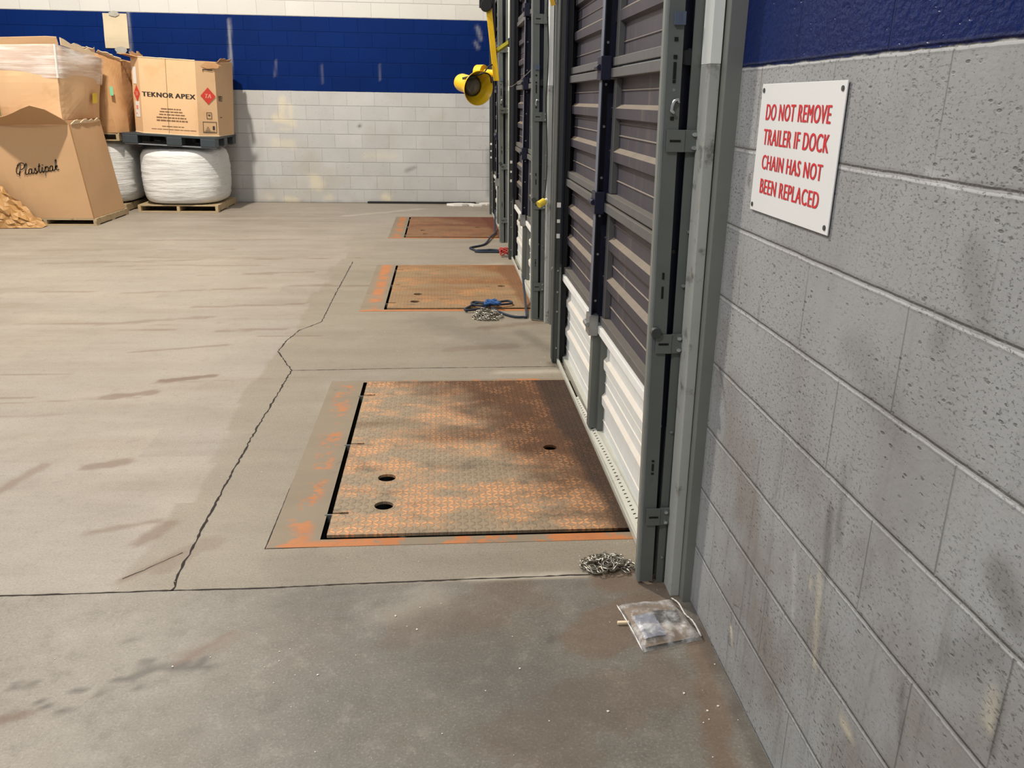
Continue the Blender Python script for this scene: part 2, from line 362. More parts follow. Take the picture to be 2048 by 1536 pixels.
def floor_mat():
    n = NT('worn_concrete'); x, y, z = n.xyz()
    st = n.noise(1, 6, .62, sc=(.9, 4.5, 1)); big = n.noise(.45, 4, .55, loc=(3, 1, 0)); fine = n.noise(28, 6, .7)
    col = n.mix(n.step(st, .25, .75), lin(144, 132, 116), lin(168, 158, 144))
    col = n.mix(n.math('MULTIPLY', n.step(big, .35, .65), .8), col, lin(166, 157, 144))
    # rectangular sealer passes
    q = n.n('ShaderNodeTexBrick'); n.put(q.inputs['Vector'], n.map((1, 1, 1), (.3, .2, 0), n.co)); q.inputs['Scale'].default_value = 1
    q.inputs['Brick Width'].default_value = .62; q.inputs['Row Height'].default_value = .34; q.inputs['Mortar Size'].default_value = .0; q.inputs['Bias'].default_value = 0
    q.inputs['Color1'].default_value = (0, 0, 0, 1); q.inputs['Color2'].default_value = (1, 1, 1, 1)
    col = n.mix(n.math('MULTIPLY', n.math('MULTIPLY', q.outputs[0], n.step(n.noise(.9, 3), .4, .6)), .30), col, lin(186, 172, 154))
    # unsealed darker strip in front of the docks
    jag = n.math('MULTIPLY', n.math('SUBTRACT', n.noise(1.6, 4, .6, loc=(8, 0, 0)), .5), .22)
    cb_ = n.n('ShaderNodeCombineXYZ'); n.put(cb_.inputs[0], 0.); n.put(cb_.inputs[1], n.math('FLOOR', n.math('MULTIPLY', y, 2.6))); wj = n.n('ShaderNodeTexWhiteNoise'); n.put(wj.inputs[0], cb_.outputs[0])
    jag = n.math('ADD', n.math('MULTIPLY', jag, .5), n.math('MULTIPLY', n.math('SUBTRACT', wj.outputs[0], .5), .10))
    band = n.step(n.math('ADD', x, jag), -1.85, -1.82)
    band = n.math('MULTIPLY', band, n.step(n.noise(1.3, 3, loc=(2, 9, 0)), .25, .5))
    far = n.step(y, 11.5, 6.5)
    col = n.mix(n.math('MULTIPLY', band, n.math('MULTIPLY_ADD', far, .80, .04)), col, n.mix(st, lin(130, 119, 101), lin(162, 151, 131)))
    # older slab next to the camera
    slab = n.step(y, 2.46, 2.43)
    mt = n.noise(11, 7, .72, loc=(6, 3, 3)); mot = n.step(mt, .50, .66); mol = n.step(mt, .48, .34)
    dirty = n.mix(n.noise(1.7, 6, .65, loc=(1, 1, 5)), lin(94, 89, 81), lin(142, 135, 124))
    dirty = n.mix(n.step(n.noise(2.4, 5, .6, loc=(7, 3, 2)), .50, .66), dirty, lin(116, 108, 97))
    dirty = n.mix(n.math('MULTIPLY', n.step(n.math('ADD', x, n.math('MULTIPLY', jag, 4.)), -.9, -1.9), .72), dirty, lin(156, 146, 131))
    dirty = n.mix(n.math('MULTIPLY', mot, .35), dirty, lin(92, 85, 75)); dirty = n.mix(n.math('MULTIPLY', mol, .22), dirty, lin(176, 168, 154))
    col = n.mix(n.math('MULTIPLY', mot, .14), col, lin(116, 104, 90))
    col = n.mix(slab, col, dirty)
    col = n.mix(n.math('MULTIPLY', n.step(n.noise(1, 6, .7, sc=(1.3, 9, 1), loc=(4, 4, 0)), .60, .74), .30), col, lin(124, 102, 82))
    col = n.mix(n.math('MULTIPLY', n.step(n.noise(5, 6, .7, loc=(5, 2, 3)), .60, .78), .30), col, lin(98, 90, 82))
    col = n.mix(n.math('MULTIPLY', n.step(fine, .52, .75), .30), col, lin(100, 92, 84))
    gr = n.noise(130, 4, .8, loc=(1, 1, 1)); col = n.mix(n.math('MULTIPLY', n.step(gr, .52, .64), .36), col, lin(84, 77, 69)); col = n.mix(n.math('MULTIPLY', n.step(gr, .46, .34), .32), col, lin(196, 188, 174))
    A = n.attr('mask')
    col = n.mix(A[0], col, lin(112, 84, 62)); col = n.mix(A[2], col, lin(70, 62, 56)); col = n.mix(A[1], col, lin(206, 196, 178))
    col = n.mix(1., col, (.86, .86, .87), 'MULTIPLY')
    rough = n.math('MULTIPLY_ADD', n.noise(3, 5, .6, loc=(2, 2, 2)), .35, .36)
    return n.done(col, rough, 0, n.bump(n.math('ADD', fine, n.noise(5, 5)), .10, .006), .4)
FLOOR = floor_mat()

def plate_mat(name, y0, seed, gray, orange, rust, dark, cov, rust_x, tread=.026):
    n = NT(name); x, y, z = n.xyz()
    u = n.math('DIVIDE', x, tread); v = n.math('DIVIDE', y, tread)
    par = n.math('MODULO', n.math('ABSOLUTE', n.math('ADD', n.math('FLOOR', u), n.math('FLOOR', v))), 2.)
    sg = n.math('MULTIPLY_ADD', par, 2., -1.)
    a = n.math('SUBTRACT', n.math('FRACT', u), .5); b = n.math('MULTIPLY', n.math('SUBTRACT', n.math('FRACT', v), .5), sg)
    p = n.math('DIVIDE', n.math('ADD', a, b), .84); q = n.math('DIVIDE', n.math('SUBTRACT', a, b), .33)
    d = n.math('ADD', n.math('MULTIPLY', p, p), n.math('MULTIPLY', q, q)); loz = n.step(d, 1.05, .55)
    L = (seed*3.1, seed*1.7, seed)
    blotch = n.noise(3.4, 7, .68, sc=(.8, 1.3, 1), loc=L); band = n.noise(1, 4, .55, sc=(.8, 3.2, 1), loc=(seed, seed*2, 0))
    base = n.mix(n.noise(14, 6, .7, loc=L), lin(*[v*.85 for v in gray]), lin(*[min(255, v*1.12) for v in gray]))
    base = n.mix(n.step(band, .42, .62), base, lin(*[(g*.5+o*.5) for g, o in zip(gray, rust)]))
    om = n.math('MULTIPLY', n.step(blotch, 1-cov, 1-cov+.12), n.math('MULTIPLY_ADD', loz, .82, .12))
    om = n.math('MULTIPLY', om, n.step(n.noise(16, 5, .75, loc=L), .34, .52))
    base = n.mix(n.math('MULTIPLY', n.step(blotch, .42, .62), .55), base, lin(*[g*.72+o*.24 for g, o in zip(gray, orange)]))
    ocol = n.mix(n.noise(8, 4, loc=(seed, 2, 2)), lin(*orange), lin(*[v*.82 for v in orange]))
    base = n.mix(n.math('MULTIPLY', loz, .30), base, lin(*[v*.72 for v in gray]))
    col = n.mix(om, base, ocol)
    col = n.mix(n.math('MULTIPLY', n.step(n.noise(5.5, 7, .7, sc=(.8, 1.4, 1), loc=(seed, 9, 2)), .52, .68), .5), col, lin(*[v*.58 for v in gray]))
    rx = n.math('ADD', x, n.math('MULTIPLY', n.math('SUBTRACT', n.noise(1.6, 5, .6, loc=(seed+3, 5, 1)), .5), 1.1))
    rx = n.math('ADD', rx, n.math('MULTIPLY', n.math('SUBTRACT', y, y0+.9), .50))
    yb = n.math('SUBTRACT', n.math('ADD', y, n.math('MULTIPLY', blotch, .25)), y0+1.12)
    bd = n.math('MULTIPLY', n.step(n.math('ABSOLUTE', yb), .17, .03), n.step(x, -1.15, -.6))
    rm = n.math('MAXIMUM', n.step(rx, rust_x, rust_x+.42), n.math('MULTIPLY', bd, .8))
    rcol = n.mix(n.noise(20, 6, .75, loc=L), lin(*[v*.6 for v in rust]), lin(*[min(255, v*1.25) for v in rust]))
    rcol = n.mix(n.math('MULTIPLY', loz, n.step(n.noise(9, 4, .6), .45, .65)), rcol, lin(*[(r*.6+o*.4) for r, o in zip(rust, orange)]))
    col = n.mix(n.math('MULTIPLY', rm, .94), col, rcol)
    # damp strip along the door
    wx = n.math('ADD', x, n.math('MULTIPLY', n.math('SUBTRACT', n.noise(3.5, 4, .6, loc=(seed, 7, 3)), .5), .14))
    wx = n.math('SUBTRACT', wx, n.math('MULTIPLY', n.math('SUBTRACT', y, y0+.9), -.075))
    col = n.mix(n.math('MULTIPLY', n.step(wx, -.245, -.185), .8), col, n.mix(n.noise(30, 5, .7), lin(*dark), lin(*[v*1.5 for v in dark])))
    h = n.math('ADD', loz, n.math('MULTIPLY', n.noise(60, 5, .7), .6))
    return n.done(col, .62, .15, n.bump(h, .7, .003), .4)
def frame_mat(name, y0, seed, amt):
    n = NT(name); x, y, z = n.xyz()
    col = n.mix(n.noise(2, 5, .6, sc=(1, 3, 1)), lin(122, 108, 90), lin(146, 132, 112))
    edge = n.math('MAXIMUM', n.math('MULTIPLY', n.step(n.math('ABSOLUTE', n.math('ADD', x, 1.335)), .07, .02), .9), n.step(x, -1.24, -1.15))
    edge = n.math('MAXIMUM', edge, n.step(y, y0+.06, y0+.02))
    m = n.math('MULTIPLY', n.step(n.math('ADD', n.noise(4.5, 6, .7, loc=(seed, 1, 1)), n.math('ADD', n.math('MULTIPLY', n.noise(40, 3), .18), n.math('MULTIPLY', n.step(y, y0+.07, y0+.045), .07))), .66-amt, .74-amt), edge)
    col = n.mix(m, col, n.mix(n.noise(9, 3), lin(192, 124, 74), lin(166, 102, 58)))
    col = n.mix(n.math('MULTIPLY', n.step(n.noise(6, 5, .7, loc=(seed, 4, 4)), .58, .72), .5), col, lin(92, 82, 74))
    return n.done(col, .65, .1, n.bump(n.noise(30, 5), .2, .003), .4)

# ---------------------------------------------------------------- masks for shaped stains
def paint_mask(me, ax, strokes):
    P = np.empty(len(me.vertices)*3); me.vertices.foreach_get('co', P); P = P.reshape(-1, 3)[:, list(ax)]
    M = np.zeros((len(P), 4)); M[:, 3] = 1
    nz = np.array([mnoise.fractal(Vector((p[0]*9, p[1]*9, 3.3)), .7, 2., 4) for p in P])
    for ch, a, b, w, soft, st in strokes:                   # capsule from a to b, half width w
        a, b = np.array(a), np.array(b); ab = b-a
        t = np.clip(((P-a)@ab)/max(ab@ab, 1e-9), 0, 1); d = np.hypot(*(P-(a+t[:, None]*ab)).T) + nz*w*.55
        k = np.clip((w+soft-d)/(2*soft), 0, 1); k = k*k*(3-2*k)*st
        M[:, ch] = np.maximum(M[:, ch], k)
    at = me.color_attributes.new('mask', 'FLOAT_COLOR', 'POINT'); at.data.foreach_set('color', M.ravel())
def axis_lines(lo, hi, step, fixed, coarse=()):
    L = sorted(set([round(v, 5) for v in np.arange(lo, hi+1e-6, step)] + list(coarse)))
    L = [v for v in L if all(abs(v-f) > step*.45 for f in fixed)] + list(fixed); return sorted(L)
PERIOD = 3.55
PX0, PX1, PY0, PY1 = -1.25, -.062, 2.752, 4.552              # dock leveler pit
# ---------------------------------------------------------------- floor
pits = [(PY0+PERIOD*i, PY1+PERIOD*i) for i in range(3)]
xs = axis_lines(-3, .3, .024, [PX0, PX1], (-30, -20, -14, -10) + tuple(np.arange(-8, -3.01, .06))); ys = axis_lines(1.3, 5.6, .02, [v for p in pits for v in p], (-10, -4, 0) + tuple(np.arange(5.65, 13.4, .045)))
mb = MB(); G = [[mb.b.verts.new((x, y, 0)) for x in xs] for y in ys]
for j in range(len(ys)-1):
    cy = (ys[j]+ys[j+1])/2; inp = any(a < cy < b for a, b in pits)
    for i in range(len(xs)-1):
        if inp and PX0 < (xs[i]+xs[i+1])/2 < PX1: continue
        mb.b.faces.new((G[j][i], G[j][i+1], G[j+1][i+1], G[j+1][i]))
floor = mb.build('floor', FLOOR, kind='structure', label='worn tan and grey concrete warehouse floor with cracks and scuffs', category=None) if 0 else mb.build('floor', FLOOR)
tag(floor, 'worn tan and grey concrete warehouse floor with cracks and scuffs', 'floor', None, 'structure')
me = floor.data
ST = []
for a, b, w, st in (((-2.37, 4.62), (-2.13, 4.71), .05, .75), ((-2.6, 4.35), (-2.38, 4.42), .05, .6), ((-2.33, 3.44), (-2.2, 3.5), .045, .6),
    ((-2.62, 3.15), (-2.53, 3.47), .03, .5), ((-1.90, 2.76), (-1.83, 2.91), .035, .6), ((-1.87, 2.51), (-1.73, 2.68), .012, .8),
    ((-2.1, 2.85), (-1.88, 2.93), .02, .55), ((-1.76, 2.6), (-1.66, 2.75), .06, .35), ((-2.75, 5.2), (-2.2, 5.35), .02, .5), ((-3.2, 5.9), (-2.5, 6.1), .04, .4),
    ((-3.4, 6.9), (-2.3, 7.1), .03, .4), ((-2.6, 7.7), (-2.0, 7.8), .04, .4), ((-4.6, 8.2), (-3.2, 8.4), .05, .3), ((-2.7, 6.4), (-1.9, 6.5), .03, .5), ((-4., 9.6), (-2.4, 9.7), .05, .3),
    ((-2.35, 5.7), (-1.9, 5.75), .03, .5), ((-.75, 5.2), (-.35, 5.3), .06, .25), ((-.9, 2.2), (-.55, 2.35), .12, .25), ((-.35, 2.1), (-.1, 2.3), .12, .4), ((-.25, 2.43), (-.05, 2.4), .08, .5),
    ((-.15, 1.4), (-.03, 2.1), .05, .5), ((-.6, 1.7), (-.2, 1.9), .15, .25), ((-.5, 5.75), (-.1, 5.9), .06, .4)): ST.append((0, a, b, w*.8, .012, st))
def px(u, v, z=0.):
    d = fw + rt*((u-1024)/F) + dn*((v-768)/F); t = (z-CH)/d.z; return (-CD+d.x*t, d.y*t)
rs = random.Random(31)
for k in range(26):                                          # long thin tyre scuffs
    x, y = rs.uniform(-4.2, -1.9), rs.uniform(2.9, 9.5); l = rs.uniform(.25, 1.1); ST.append((0, (x, y), (x+l, y+rs.uniform(-.03, .10)*l), rs.uniform(.006, .014), .008, rs.uniform(.3, .6)))
ST += [(0, px(350, 1330), px(470, 1262), .012, .012, .75), (0, px(0, 1440), px(55, 1428), .014, .014, .8), (0, px(380, 1310), px(470, 1272), .035, .03, .35)]
for u, v in ((225, 1363), (240, 1362), (277, 1350), (288, 1337), (315, 1336), (385, 1336), (403, 1324), (417, 1337), (88, 1414), (120, 1425), (152, 1382), (203, 1385), (76, 1405), (275, 1374), (55, 1372), (30, 1372), (262, 1362), (356, 1336), (290, 1325)):
    p = px(u, v); ST.append((2, p, (p[0]+.010, p[1]+.004), .015, .008, .8))
for u, v, s in ((1098, 1112+168, .018), (265, 1278, .016), (1240, 885, .01)): p = px(u, v); ST.append((2, p, (p[0]+.012, p[1]+.004), s*.7, .008, .6))
ST += [(2, px(1040, 665), px(1100, 700), .05, .05, .35), (2, px(860, 640), px(1000, 690), .15, .12, .22), (2, px(600, 1120), px(640, 1200), .12, .1, .18), (2, px(900, 1290), px(1100, 1420), .14, .12, .2), (2, px(1380, 1210), px(1530, 1530), .02, .02, .55),
       (2, px(1105, 726), px(1128, 738), .03, .03, .6)]
ST += [(1, px(690, 432), px(840, 418), .05, .06, .5), (1, px(1000, 745), px(1110, 742), .03, .04, .55), (1, px(940, 1158), px(1170, 1148), .012, .01, .6), (1, px(800, 545), px(1000, 528), .05, .06, .3), (1, px(780, 1230), px(860, 1190), .05, .06, .2)]
paint_mask(me, (0, 1), ST)
# pit walls under the floor: concrete lips
for a, b in pits:
    t = MB()
    for q in (((PX0, a, 0), (PX0, b, 0)), ((PX0, b, 0), (PX1, b, 0)), ((PX1, b, 0), (PX1, a, 0)), ((PX1, a, 0), (PX0, a, 0))):
        t.face([q[0], q[1], (q[1][0], q[1][1], -.5), (q[0][0], q[0][1], -.5)])
    t.face([(PX0, a, -.5), (PX1, a, -.5), (PX1, b, -.5), (PX0, b, -.5)])
    t.build('pit_lining', DARK_STEEL, floor, recalc=False)
def crack(pts, w, jit, seed, name='floor_crack'):
    r = random.Random(seed); L = []
    for a, b in zip(pts, pts[1:]):
        a, b = Vector((*a, 0)), Vector((*b, 0)); n = max(2, int((b-a).length/.022))
        L += [(a.lerp(b, k/n)) for k in range(n)]
    L.append(Vector((*pts[-1], 0))); t = MB(); prev = None
    for i, p in enumerate(L):
        d = (L[min(i+1, len(L)-1)]-L[max(i-1, 0)]).normalized(); s = Vector((-d.y, d.x, 0))
        p = p + s*r.uniform(-jit, jit); ww = w*r.uniform(.45, 1.35)
        cur = t.verts([p+s*ww+Vector((0, 0, .0006)), p-s*ww+Vector((0, 0, .0006))])
        if prev: t.b.faces.new((prev[0], prev[1], cur[1], cur[0]))
        prev = cur
    return t.build(name, GAP, floor)
crack([(-7.5, 2.46), px(-60, 1194), px(170, 1187), px(345, 1181), px(520, 1177), px(700, 1168), px(950, 1158), px(1180, 1149)], .0035, .0015, 1)
crack([px(345, 1182), px(352, 1165), px(356, 1150), px(430, 1010), px(500, 880), px(583, 741)], .0045, .004, 2)
crack([px(583, 741), px(563, 712), px(556, 703), px(575, 680), px(600, 660), px(643, 644), px(670, 590), px(706, 523)], .004, .004, 3)
crack([px(583, 741), px(850, 736), px(1112, 733)], .0035, .001, 4)
crack([px(245, 1158), px(300, 1135), px(365, 1105)], .0015, .002, 5)
crack([px(530, 1098), px(585, 965), px(640, 855), px(668, 768)], .002, .0005, 6, 'slab_joint')
crack([px(530, 1098), px(900, 1085), px(1262, 1072)], .002, .0005, 7, 'slab_joint')
crack([px(727, 622), px(755, 532)], .002, .0005, 8, 'slab_joint')

# ---------------------------------------------------------------- walls
BY = 13.265
WR = block_wall('right_block_wall', 1, 1.9325, (147, 148, 149), (4, 28, 82), (214, 213, 208), 85, True)
WB = block_wall('back_block_wall', 0, -2.4041, (184, 183, 181), (6, 34, 90), (206, 204, 198), 30, False)
JW = .135
def wall_seg(t, y0, y1, z0, z1): t.box((0, y0, z0), (.25, y1, z1))
t = MB()
def dense(y0, y1, z0, z1, s):
    ny, nz_ = int((y1-y0)/s), int((z1-z0)/s)
    t.grid(lambda u, v: Vector((0, y0+(y1-y0)*u, z0+(z1-z0)*v)), ny, nz_)
dense(.3, 2.30, 0, 2.2, .015)
t.box((.0, -4, 0), (.25, .3, 5)); t.box((.0, .3, 2.2), (.25, 2.30, 5)); t.face([(0, 2.30, 0), (.25, 2.30, 0), (.25, 2.30, 2.2), (0, 2.30, 2.2)])
for i in range(3):
    a, b = 5.06+PERIOD*i, (5.81+PERIOD*i if i < 2 else BY+.25); t.box((0, a, 0), (.25, b, 5))
    t.box((0, 2.30+PERIOD*i, 2.86), (.25, 5.06+PERIOD*i, 5))
wr = t.build('wall_right', WR, recalc=False); tag(wr, 'right-hand concrete block wall painted grey with blue band above', 'wall', None, 'structure')
def wpx(u, v, x=0.):
    d = fw + rt*((u-1024)/F) + dn*((v-768)/F); k = (x+CD)/d.x; return (d.y*k, CH+d.z*k)
WS = []
for a, b, w, st, ch in (((1462, 1255), (1463, 1280), .006, .8, 0), ((1456, 1278), (1466, 1285), .010, .35, 1), ((1838, 1240), (1834, 1275), .004, .6, 2), ((1621, 1152), (1620, 1170), .004, .5, 0), ((1606, 735), (1612, 770), .002, .7, 0),
    ((1747, 1105), (1714, 1295), .0035, .6, 1), ((1537, 1190), (1528, 1310), .0025, .5, 1), ((1660, 1020), (1650, 1150), .012, .5, 1), ((1690, 930), (1675, 1080), .010, .4, 1), ((2000, 1150), (2030, 1240), .03, .45, 1), ((1900, 1330), (1990, 1300), .035, .35, 1), ((2010, 1350), (1985, 1500), .008, .5, 1), ((1805, 1360), (1800, 1500), .006, .5, 1), ((1990, 1380), (1975, 1450), .010, .4, 0),
    ((1683, 1440), (1700, 1470), .012, .5, 0), ((1498, 358), (1498, 366), .005, .9, 1), ((1440, 735), (1452, 820), .006, .5, 1), ((1520, 610), (1512, 660), .006, .3, 1), ((1890, 650), (1876, 680), .02, .3, 1), ((1950, 520), (1960, 640), .03, .25, 1),
    ((1855, 350), (1910, 372), .01, .4, 2), ((1590, 1110), (1585, 1230), .008, .35, 2), ((1640, 1150), (1628, 1330), .010, .3, 0), ((1700, 690), (1800, 860), .04, .2, 1)): WS.append((ch, wpx(*a), wpx(*b), w, w*.6+.003, st))
paint_mask(wr.data, (1, 2), WS)
t = MB(); t.grid(lambda u, v: Vector((-8+8.25*u, BY, 3.3*v)), 275, 110)
t.face([(-30, BY, 0), (-8, BY, 0), (-8, BY, 5), (-30, BY, 5)]); t.face([(-8, BY, 3.3), (.25, BY, 3.3), (.25, BY, 5), (-8, BY, 5)])
wb = t.build('wall_back', WB, recalc=False); tag(wb, 'far concrete block wall with blue band between grey and white paint', 'wall', None, 'structure')
def bpx(u, v):
    d = fw + rt*((u-1024)/F) + dn*((v-768)/F); k = BY/d.y; return (-CD+d.x*k, CH+d.z*k)
BS = []
for a, b, w, st, ch in (((565, 200), (562, 232), .05, .55, 0), ((552, 236), (585, 246), .05, .6, 0), ((580, 212), (582, 240), .03, .5, 0), ((550, 285), (584, 288), .06, .4, 0), ((628, 358), (636, 370), .08, .55, 0), ((770, 393), (776, 396), .05, .7, 0), ((575, 400), (590, 405), .06, .6, 0), ((535, 390), (540, 395), .05, .3, 0), ((655, 395), (660, 395), .05, .4, 0),
    ((730, 310), (790, 312), .05, .25, 0), ((719, 252), (720, 252), .02, 1, 1), ((552, 122), (550, 152), .008, .2, 2), ((643, 130), (645, 165), .008, .18, 2), ((760, 130), (760, 160), .008, .2, 2), ((458, 40), (462, 130), .012, .6, 2), ((461, 100), (464, 200), .01, .35, 2), ((955, 55), (962, 78), .02, .35, 2), ((950, 85), (956, 95), .015, .35, 2), ((975, 210), (977, 235), .025, .7, 2), ((960, 255), (977, 260), .05, .75, 2), ((976, 300), (978, 390), .03, .35, 1),
    ((830, 335), (812, 342), .02, .5, 1), ((256, 20), (262, 110), .012, .4, 2), ((480, 404), (980, 409), .02, .5, 1), ((560, 258), (580, 258), .02, .4, 0)): BS.append((ch, bpx(*a), bpx(*b), w, w*.5+.02, st))
paint_mask(wb.data, (0, 2), BS)

# ---------------------------------------------------------------- dock doors
DY0, DY1, YM = 2.40, 5.06, 3.71
def sec_prof(z0, z1):
    h = z1-z0; b = -.034; dp = .013 if z0 < .1 else .022; P = [(b, z0)]
    def rib(zt): P.extend([(b, zt-.066), (b-dp, zt-.056), (b-dp-.002, zt-.016), (b, zt)])
    def line(z): P.extend([(b, z-.005), (b-.004, z-.003), (b-.004, z), (b, z+.003)])
    f = [.13, ('r', .40), .50, .60, ('r', .75), .86]
    for k in f:
        if isinstance(k, tuple): rib(z0+h*k[1])
        else: line(z0+h*k)
    P.append((b, z1)); return P
def make_door():
    root = empty('door_1')
    SEC = .558
    for k in range(5):
        z0, z1 = k*SEC+.012, (k+1)*SEC; white = k == 0
        pm, rm, sm = (PANEL_W, RAIL_W, GRAY_STEEL) if white else (PANEL, RAIL, NAVY)
        t = MB(); pr = sec_prof(z0+.02, z1-.02)
        t.extr_y(pr, DY0+.03, DY1-.03)
        sec = t.build('door_section', pm, root, recalc=False, label='white corrugated bottom section' if white else None)
        t = MB()
        for a, b in ((DY0+.02, YM-.005), (YM+.055, DY1-.02)): t.box((-.078, a, z1-.040), (-.030, b, z1-.003))
        build_each(t, 'rail', rm, sec, bevel=.003)
        t = MB()
        for a, b in ((DY0+.02, YM-.005), (YM+.055, DY1-.02)): t.box((-.070 if not white else -.06, a, z0-.006), (-.030, b, z0+.028))
        build_each(t, 'rail', RAIL if k else SEAL, sec, bevel=.003)
        t = MB()
        if white: t.box((-.098, YM-.005, z0+.03), (-.03, YM+.055, z1-.05)); t.box((-.062, YM-.04, z0+.03), (-.03, YM-.005, z1-.05))
        else: t.prism([(-.110, YM), (-.105, YM), (-.105, YM+.05), (-.036, YM+.05), (-.036, YM+.055), (-.110, YM+.055)], z0-.015, z1-.045)
        t.build('stile', sm, sec, bevel=.002, label='grey stile' if white else 'navy blue stile')
        if not white:
            t = MB(); t.box((-.1125, YM-.001, z0+.0), (-.1105, YM+.056, z1-.05)); t.build('stile_face', plain('slate_blue_stile_face', (92, 98, 112), .45, .1) if 'slate_blue_stile_face' not in bpy.data.materials else bpy.data.materials['slate_blue_stile_face'], sec)  # stile front catching the light, painted in as a paler colour
            t = MB(); t.box((-.060, YM-.055, z0+.03), (-.034, YM, z1-.045)); t.build('stile_flange', RAIL, sec, bevel=.002)
            t = MB()
            for f in (.16, .55, .86): t.cyl((-.085, YM+.046, z0+f*SEC), (-.085, YM+.051, z0+f*SEC), .006, 8)
            build_each(t, 'screw', BRIGHT, sec)
        # end stile and hinge of each section
        for y in (DY0+.02, DY1-.075):
            t = MB(); t.box((-.085, y, z0+.002), (-.03, y+.055, z1-.004)); t.build('end_stile', GRAY_STEEL if white else NAVY, sec, bevel=.002)
        t = MB(); t.box((-.122, YM-.02, z1-.05), (-.078, YM+.07, z1+.045), )
        t.cyl((-.126, YM-.01, z1), (-.126, YM+.06, z1), .013, 12)
        t.build('hinge', ZINC if white else NAVY, sec, bevel=.003)
        t = MB(); t.box((-.112, DY1-.13, z1-.04), (-.085, DY1-.085, z1+.04)); t.box((-.112, DY0+.055, z1-.04), (-.085, DY0+.105, z1+.04))
        build_each(t, 'roller_bracket', ZINC if white else DARK_STEEL, sec)
        t = MB(); t.tube([(-.105, DY1-.10, z1), (-.105, DY1-.031, z1), (-.105, DY1-.03, z1), (-.105, DY1-.005, z1)], [.006, .006, .022, .022], 14); t.cyl((-.105, DY0+.03, z1), (-.105, DY0+.10, z1), .006, 8)
        build_each(t, 'roller', ZINC if white else DARK_STEEL, sec)
    # bottom: aluminium sill bar and the bent perforated angle
    t = MB(); t.box((-.098, DY0+.05, .004), (-.084, DY1-.1, .030)); t.build('bottom_bar', SEAL, root, bevel=.002)
    t = MB(); ya, yb = DY0+.22, 4.18
    def pa(u, v):
        y = ya+(yb-ya)*u; k = math.sin(min(1, (1-u)*1.5)*math.pi/2); x0 = -.094+.004*k
        return Vector((x0+.046*v*(1-.55*u), y, .030+.012*v+.008*math.sin(u*5)))
    t.grid(pa, 40, 2); ang = t.build('perforated_angle', SEAL, root); solid(ang, .003)
    t = MB()
    for k in range(46):
        u = .02+.96*k/45; p = pa(u, .5)+Vector((0, 0, .0022)); t.face([p+Vector((-.005, -.0035, -.0012)), p+Vector((.005, -.0035, .0014)), p+Vector((.005, .0035, .0014)), p+Vector((-.005, .0035, -.0012))])
    t.build('perforation', HOLE, ang)
    return root
door1 = make_door()
tag(door1, 'nearest sectional dock door, dark slate panels above a white bottom section', 'door', None, 'structure')
d = copy_tree(door1, None, (0, PERIOD, 0)); d.name = 'door_2'; d['label'] = 'middle sectional dock door with navy centre stile, between the other two'
d = copy_tree(door1, None, (0, 2*PERIOD, 0)); d.name = 'door_3'; d['label'] = 'farthest sectional dock door, next to the far block wall'
for i in (1, 2):                                             # rain-dark outside behind the doors is never seen; the opening is closed by the door
    pass

LEAN = -.0205                                               # uprights lean a little into the room with height
def lean(o):
    for v in o.data.vertices:
        x = v.co.x; k = -.0198 if x < -.095 else (-.0198+(x+.095)/.010*.0076 if x < -.085 else -.0122+(x+.085)/.027*.0112)
        v.co.x += min(-.001, k)*v.co.z
    return o
def near_track():
    root = empty('door_track', (-.10, 2.40, 0)); H = 3.0
    t = MB(); t.box((-.138, 2.397, 0.01), (-.0985, 2.403, H)); lean(t.build('guard_face', GRAY_STEEL, root, bevel=.001))
    t = MB(); t.tube([(-.1425, 2.404, .01), (-.1425, 2.404, H)], .0075, 10); t.box((-.1505, 2.406, .01), (-.1455, 2.432, H)); lean(t.build('guard_edge', EDGE_STEEL, root, smooth=False))
    t = MB(); t.box((-.0835, 2.405, .0), (-.058, 2.411, H)); t.box((-.064, 2.405, .0), (-.058, 2.46, H)); lean(t.build('wall_angle', GRAY_STEEL, root, bevel=.001))
    t = MB(); t.box((-.13, 2.44, .01), (-.06, 2.446, H)); lean(t.build('roller_channel', NAVY, root))
    for z in (.255, .842, 1.435, 2.05):
        t = MB(); t.box((-.132, 2.388, z-.030), (-.088, 2.394, z+.030)); t.box((-.088, 2.391, z-.030), (-.055, 2.399, z+.030))
        b = lean(t.build('bracket', GRAY_STEEL, root, bevel=.001))
        t = MB(); t.box((-.124, 2.3865, z-.003), (-.094, 2.3885, z+.003)); lean(t.build('slot', HOLE, b))
        t = MB()
        for q in (-.018, .018): t.cyl((-.072, 2.384, z+q), (-.072, 2.392, z+q), .0055, 10)
        build_each(t, 'bolt', BRIGHT, b, lean)
    t = MB()
    for z, w, h in ((.43, .003, .012), (.452, .004, .003), (.408, .004, .003), (1.62, .004, .022), (1.655, .005, .005), (1.592, .004, .004), (1.70, .005, .005), (1.0, .003, .018), (1.05, .003, .01), (1.76, .005, .005), (1.495, .005, .005)): t.box((-.119-w, 2.3945, z-h), (-.119+w, 2.3975, z+h))
    build_each(t, 'slot', HOLE, root, lean)
    t = MB()
    for z in (.0, .0): pass
    for x, z, r in ((-.072, .10, .004), (-.072, .55, .004), (-.118, 1.57, .0045), (-.066, 1.18, .005), (-.07, 1.02, .005)): t.cyl((x, 2.396, z), (x, 2.406, z), r, 8)
    build_each(t, 'screw', ZINC, root, lean)
    return root
nt = near_track()
tag(nt, 'grey steel door track nearest the camera, in front of the grey block wall', 'track', 'near-side dock door tracks')
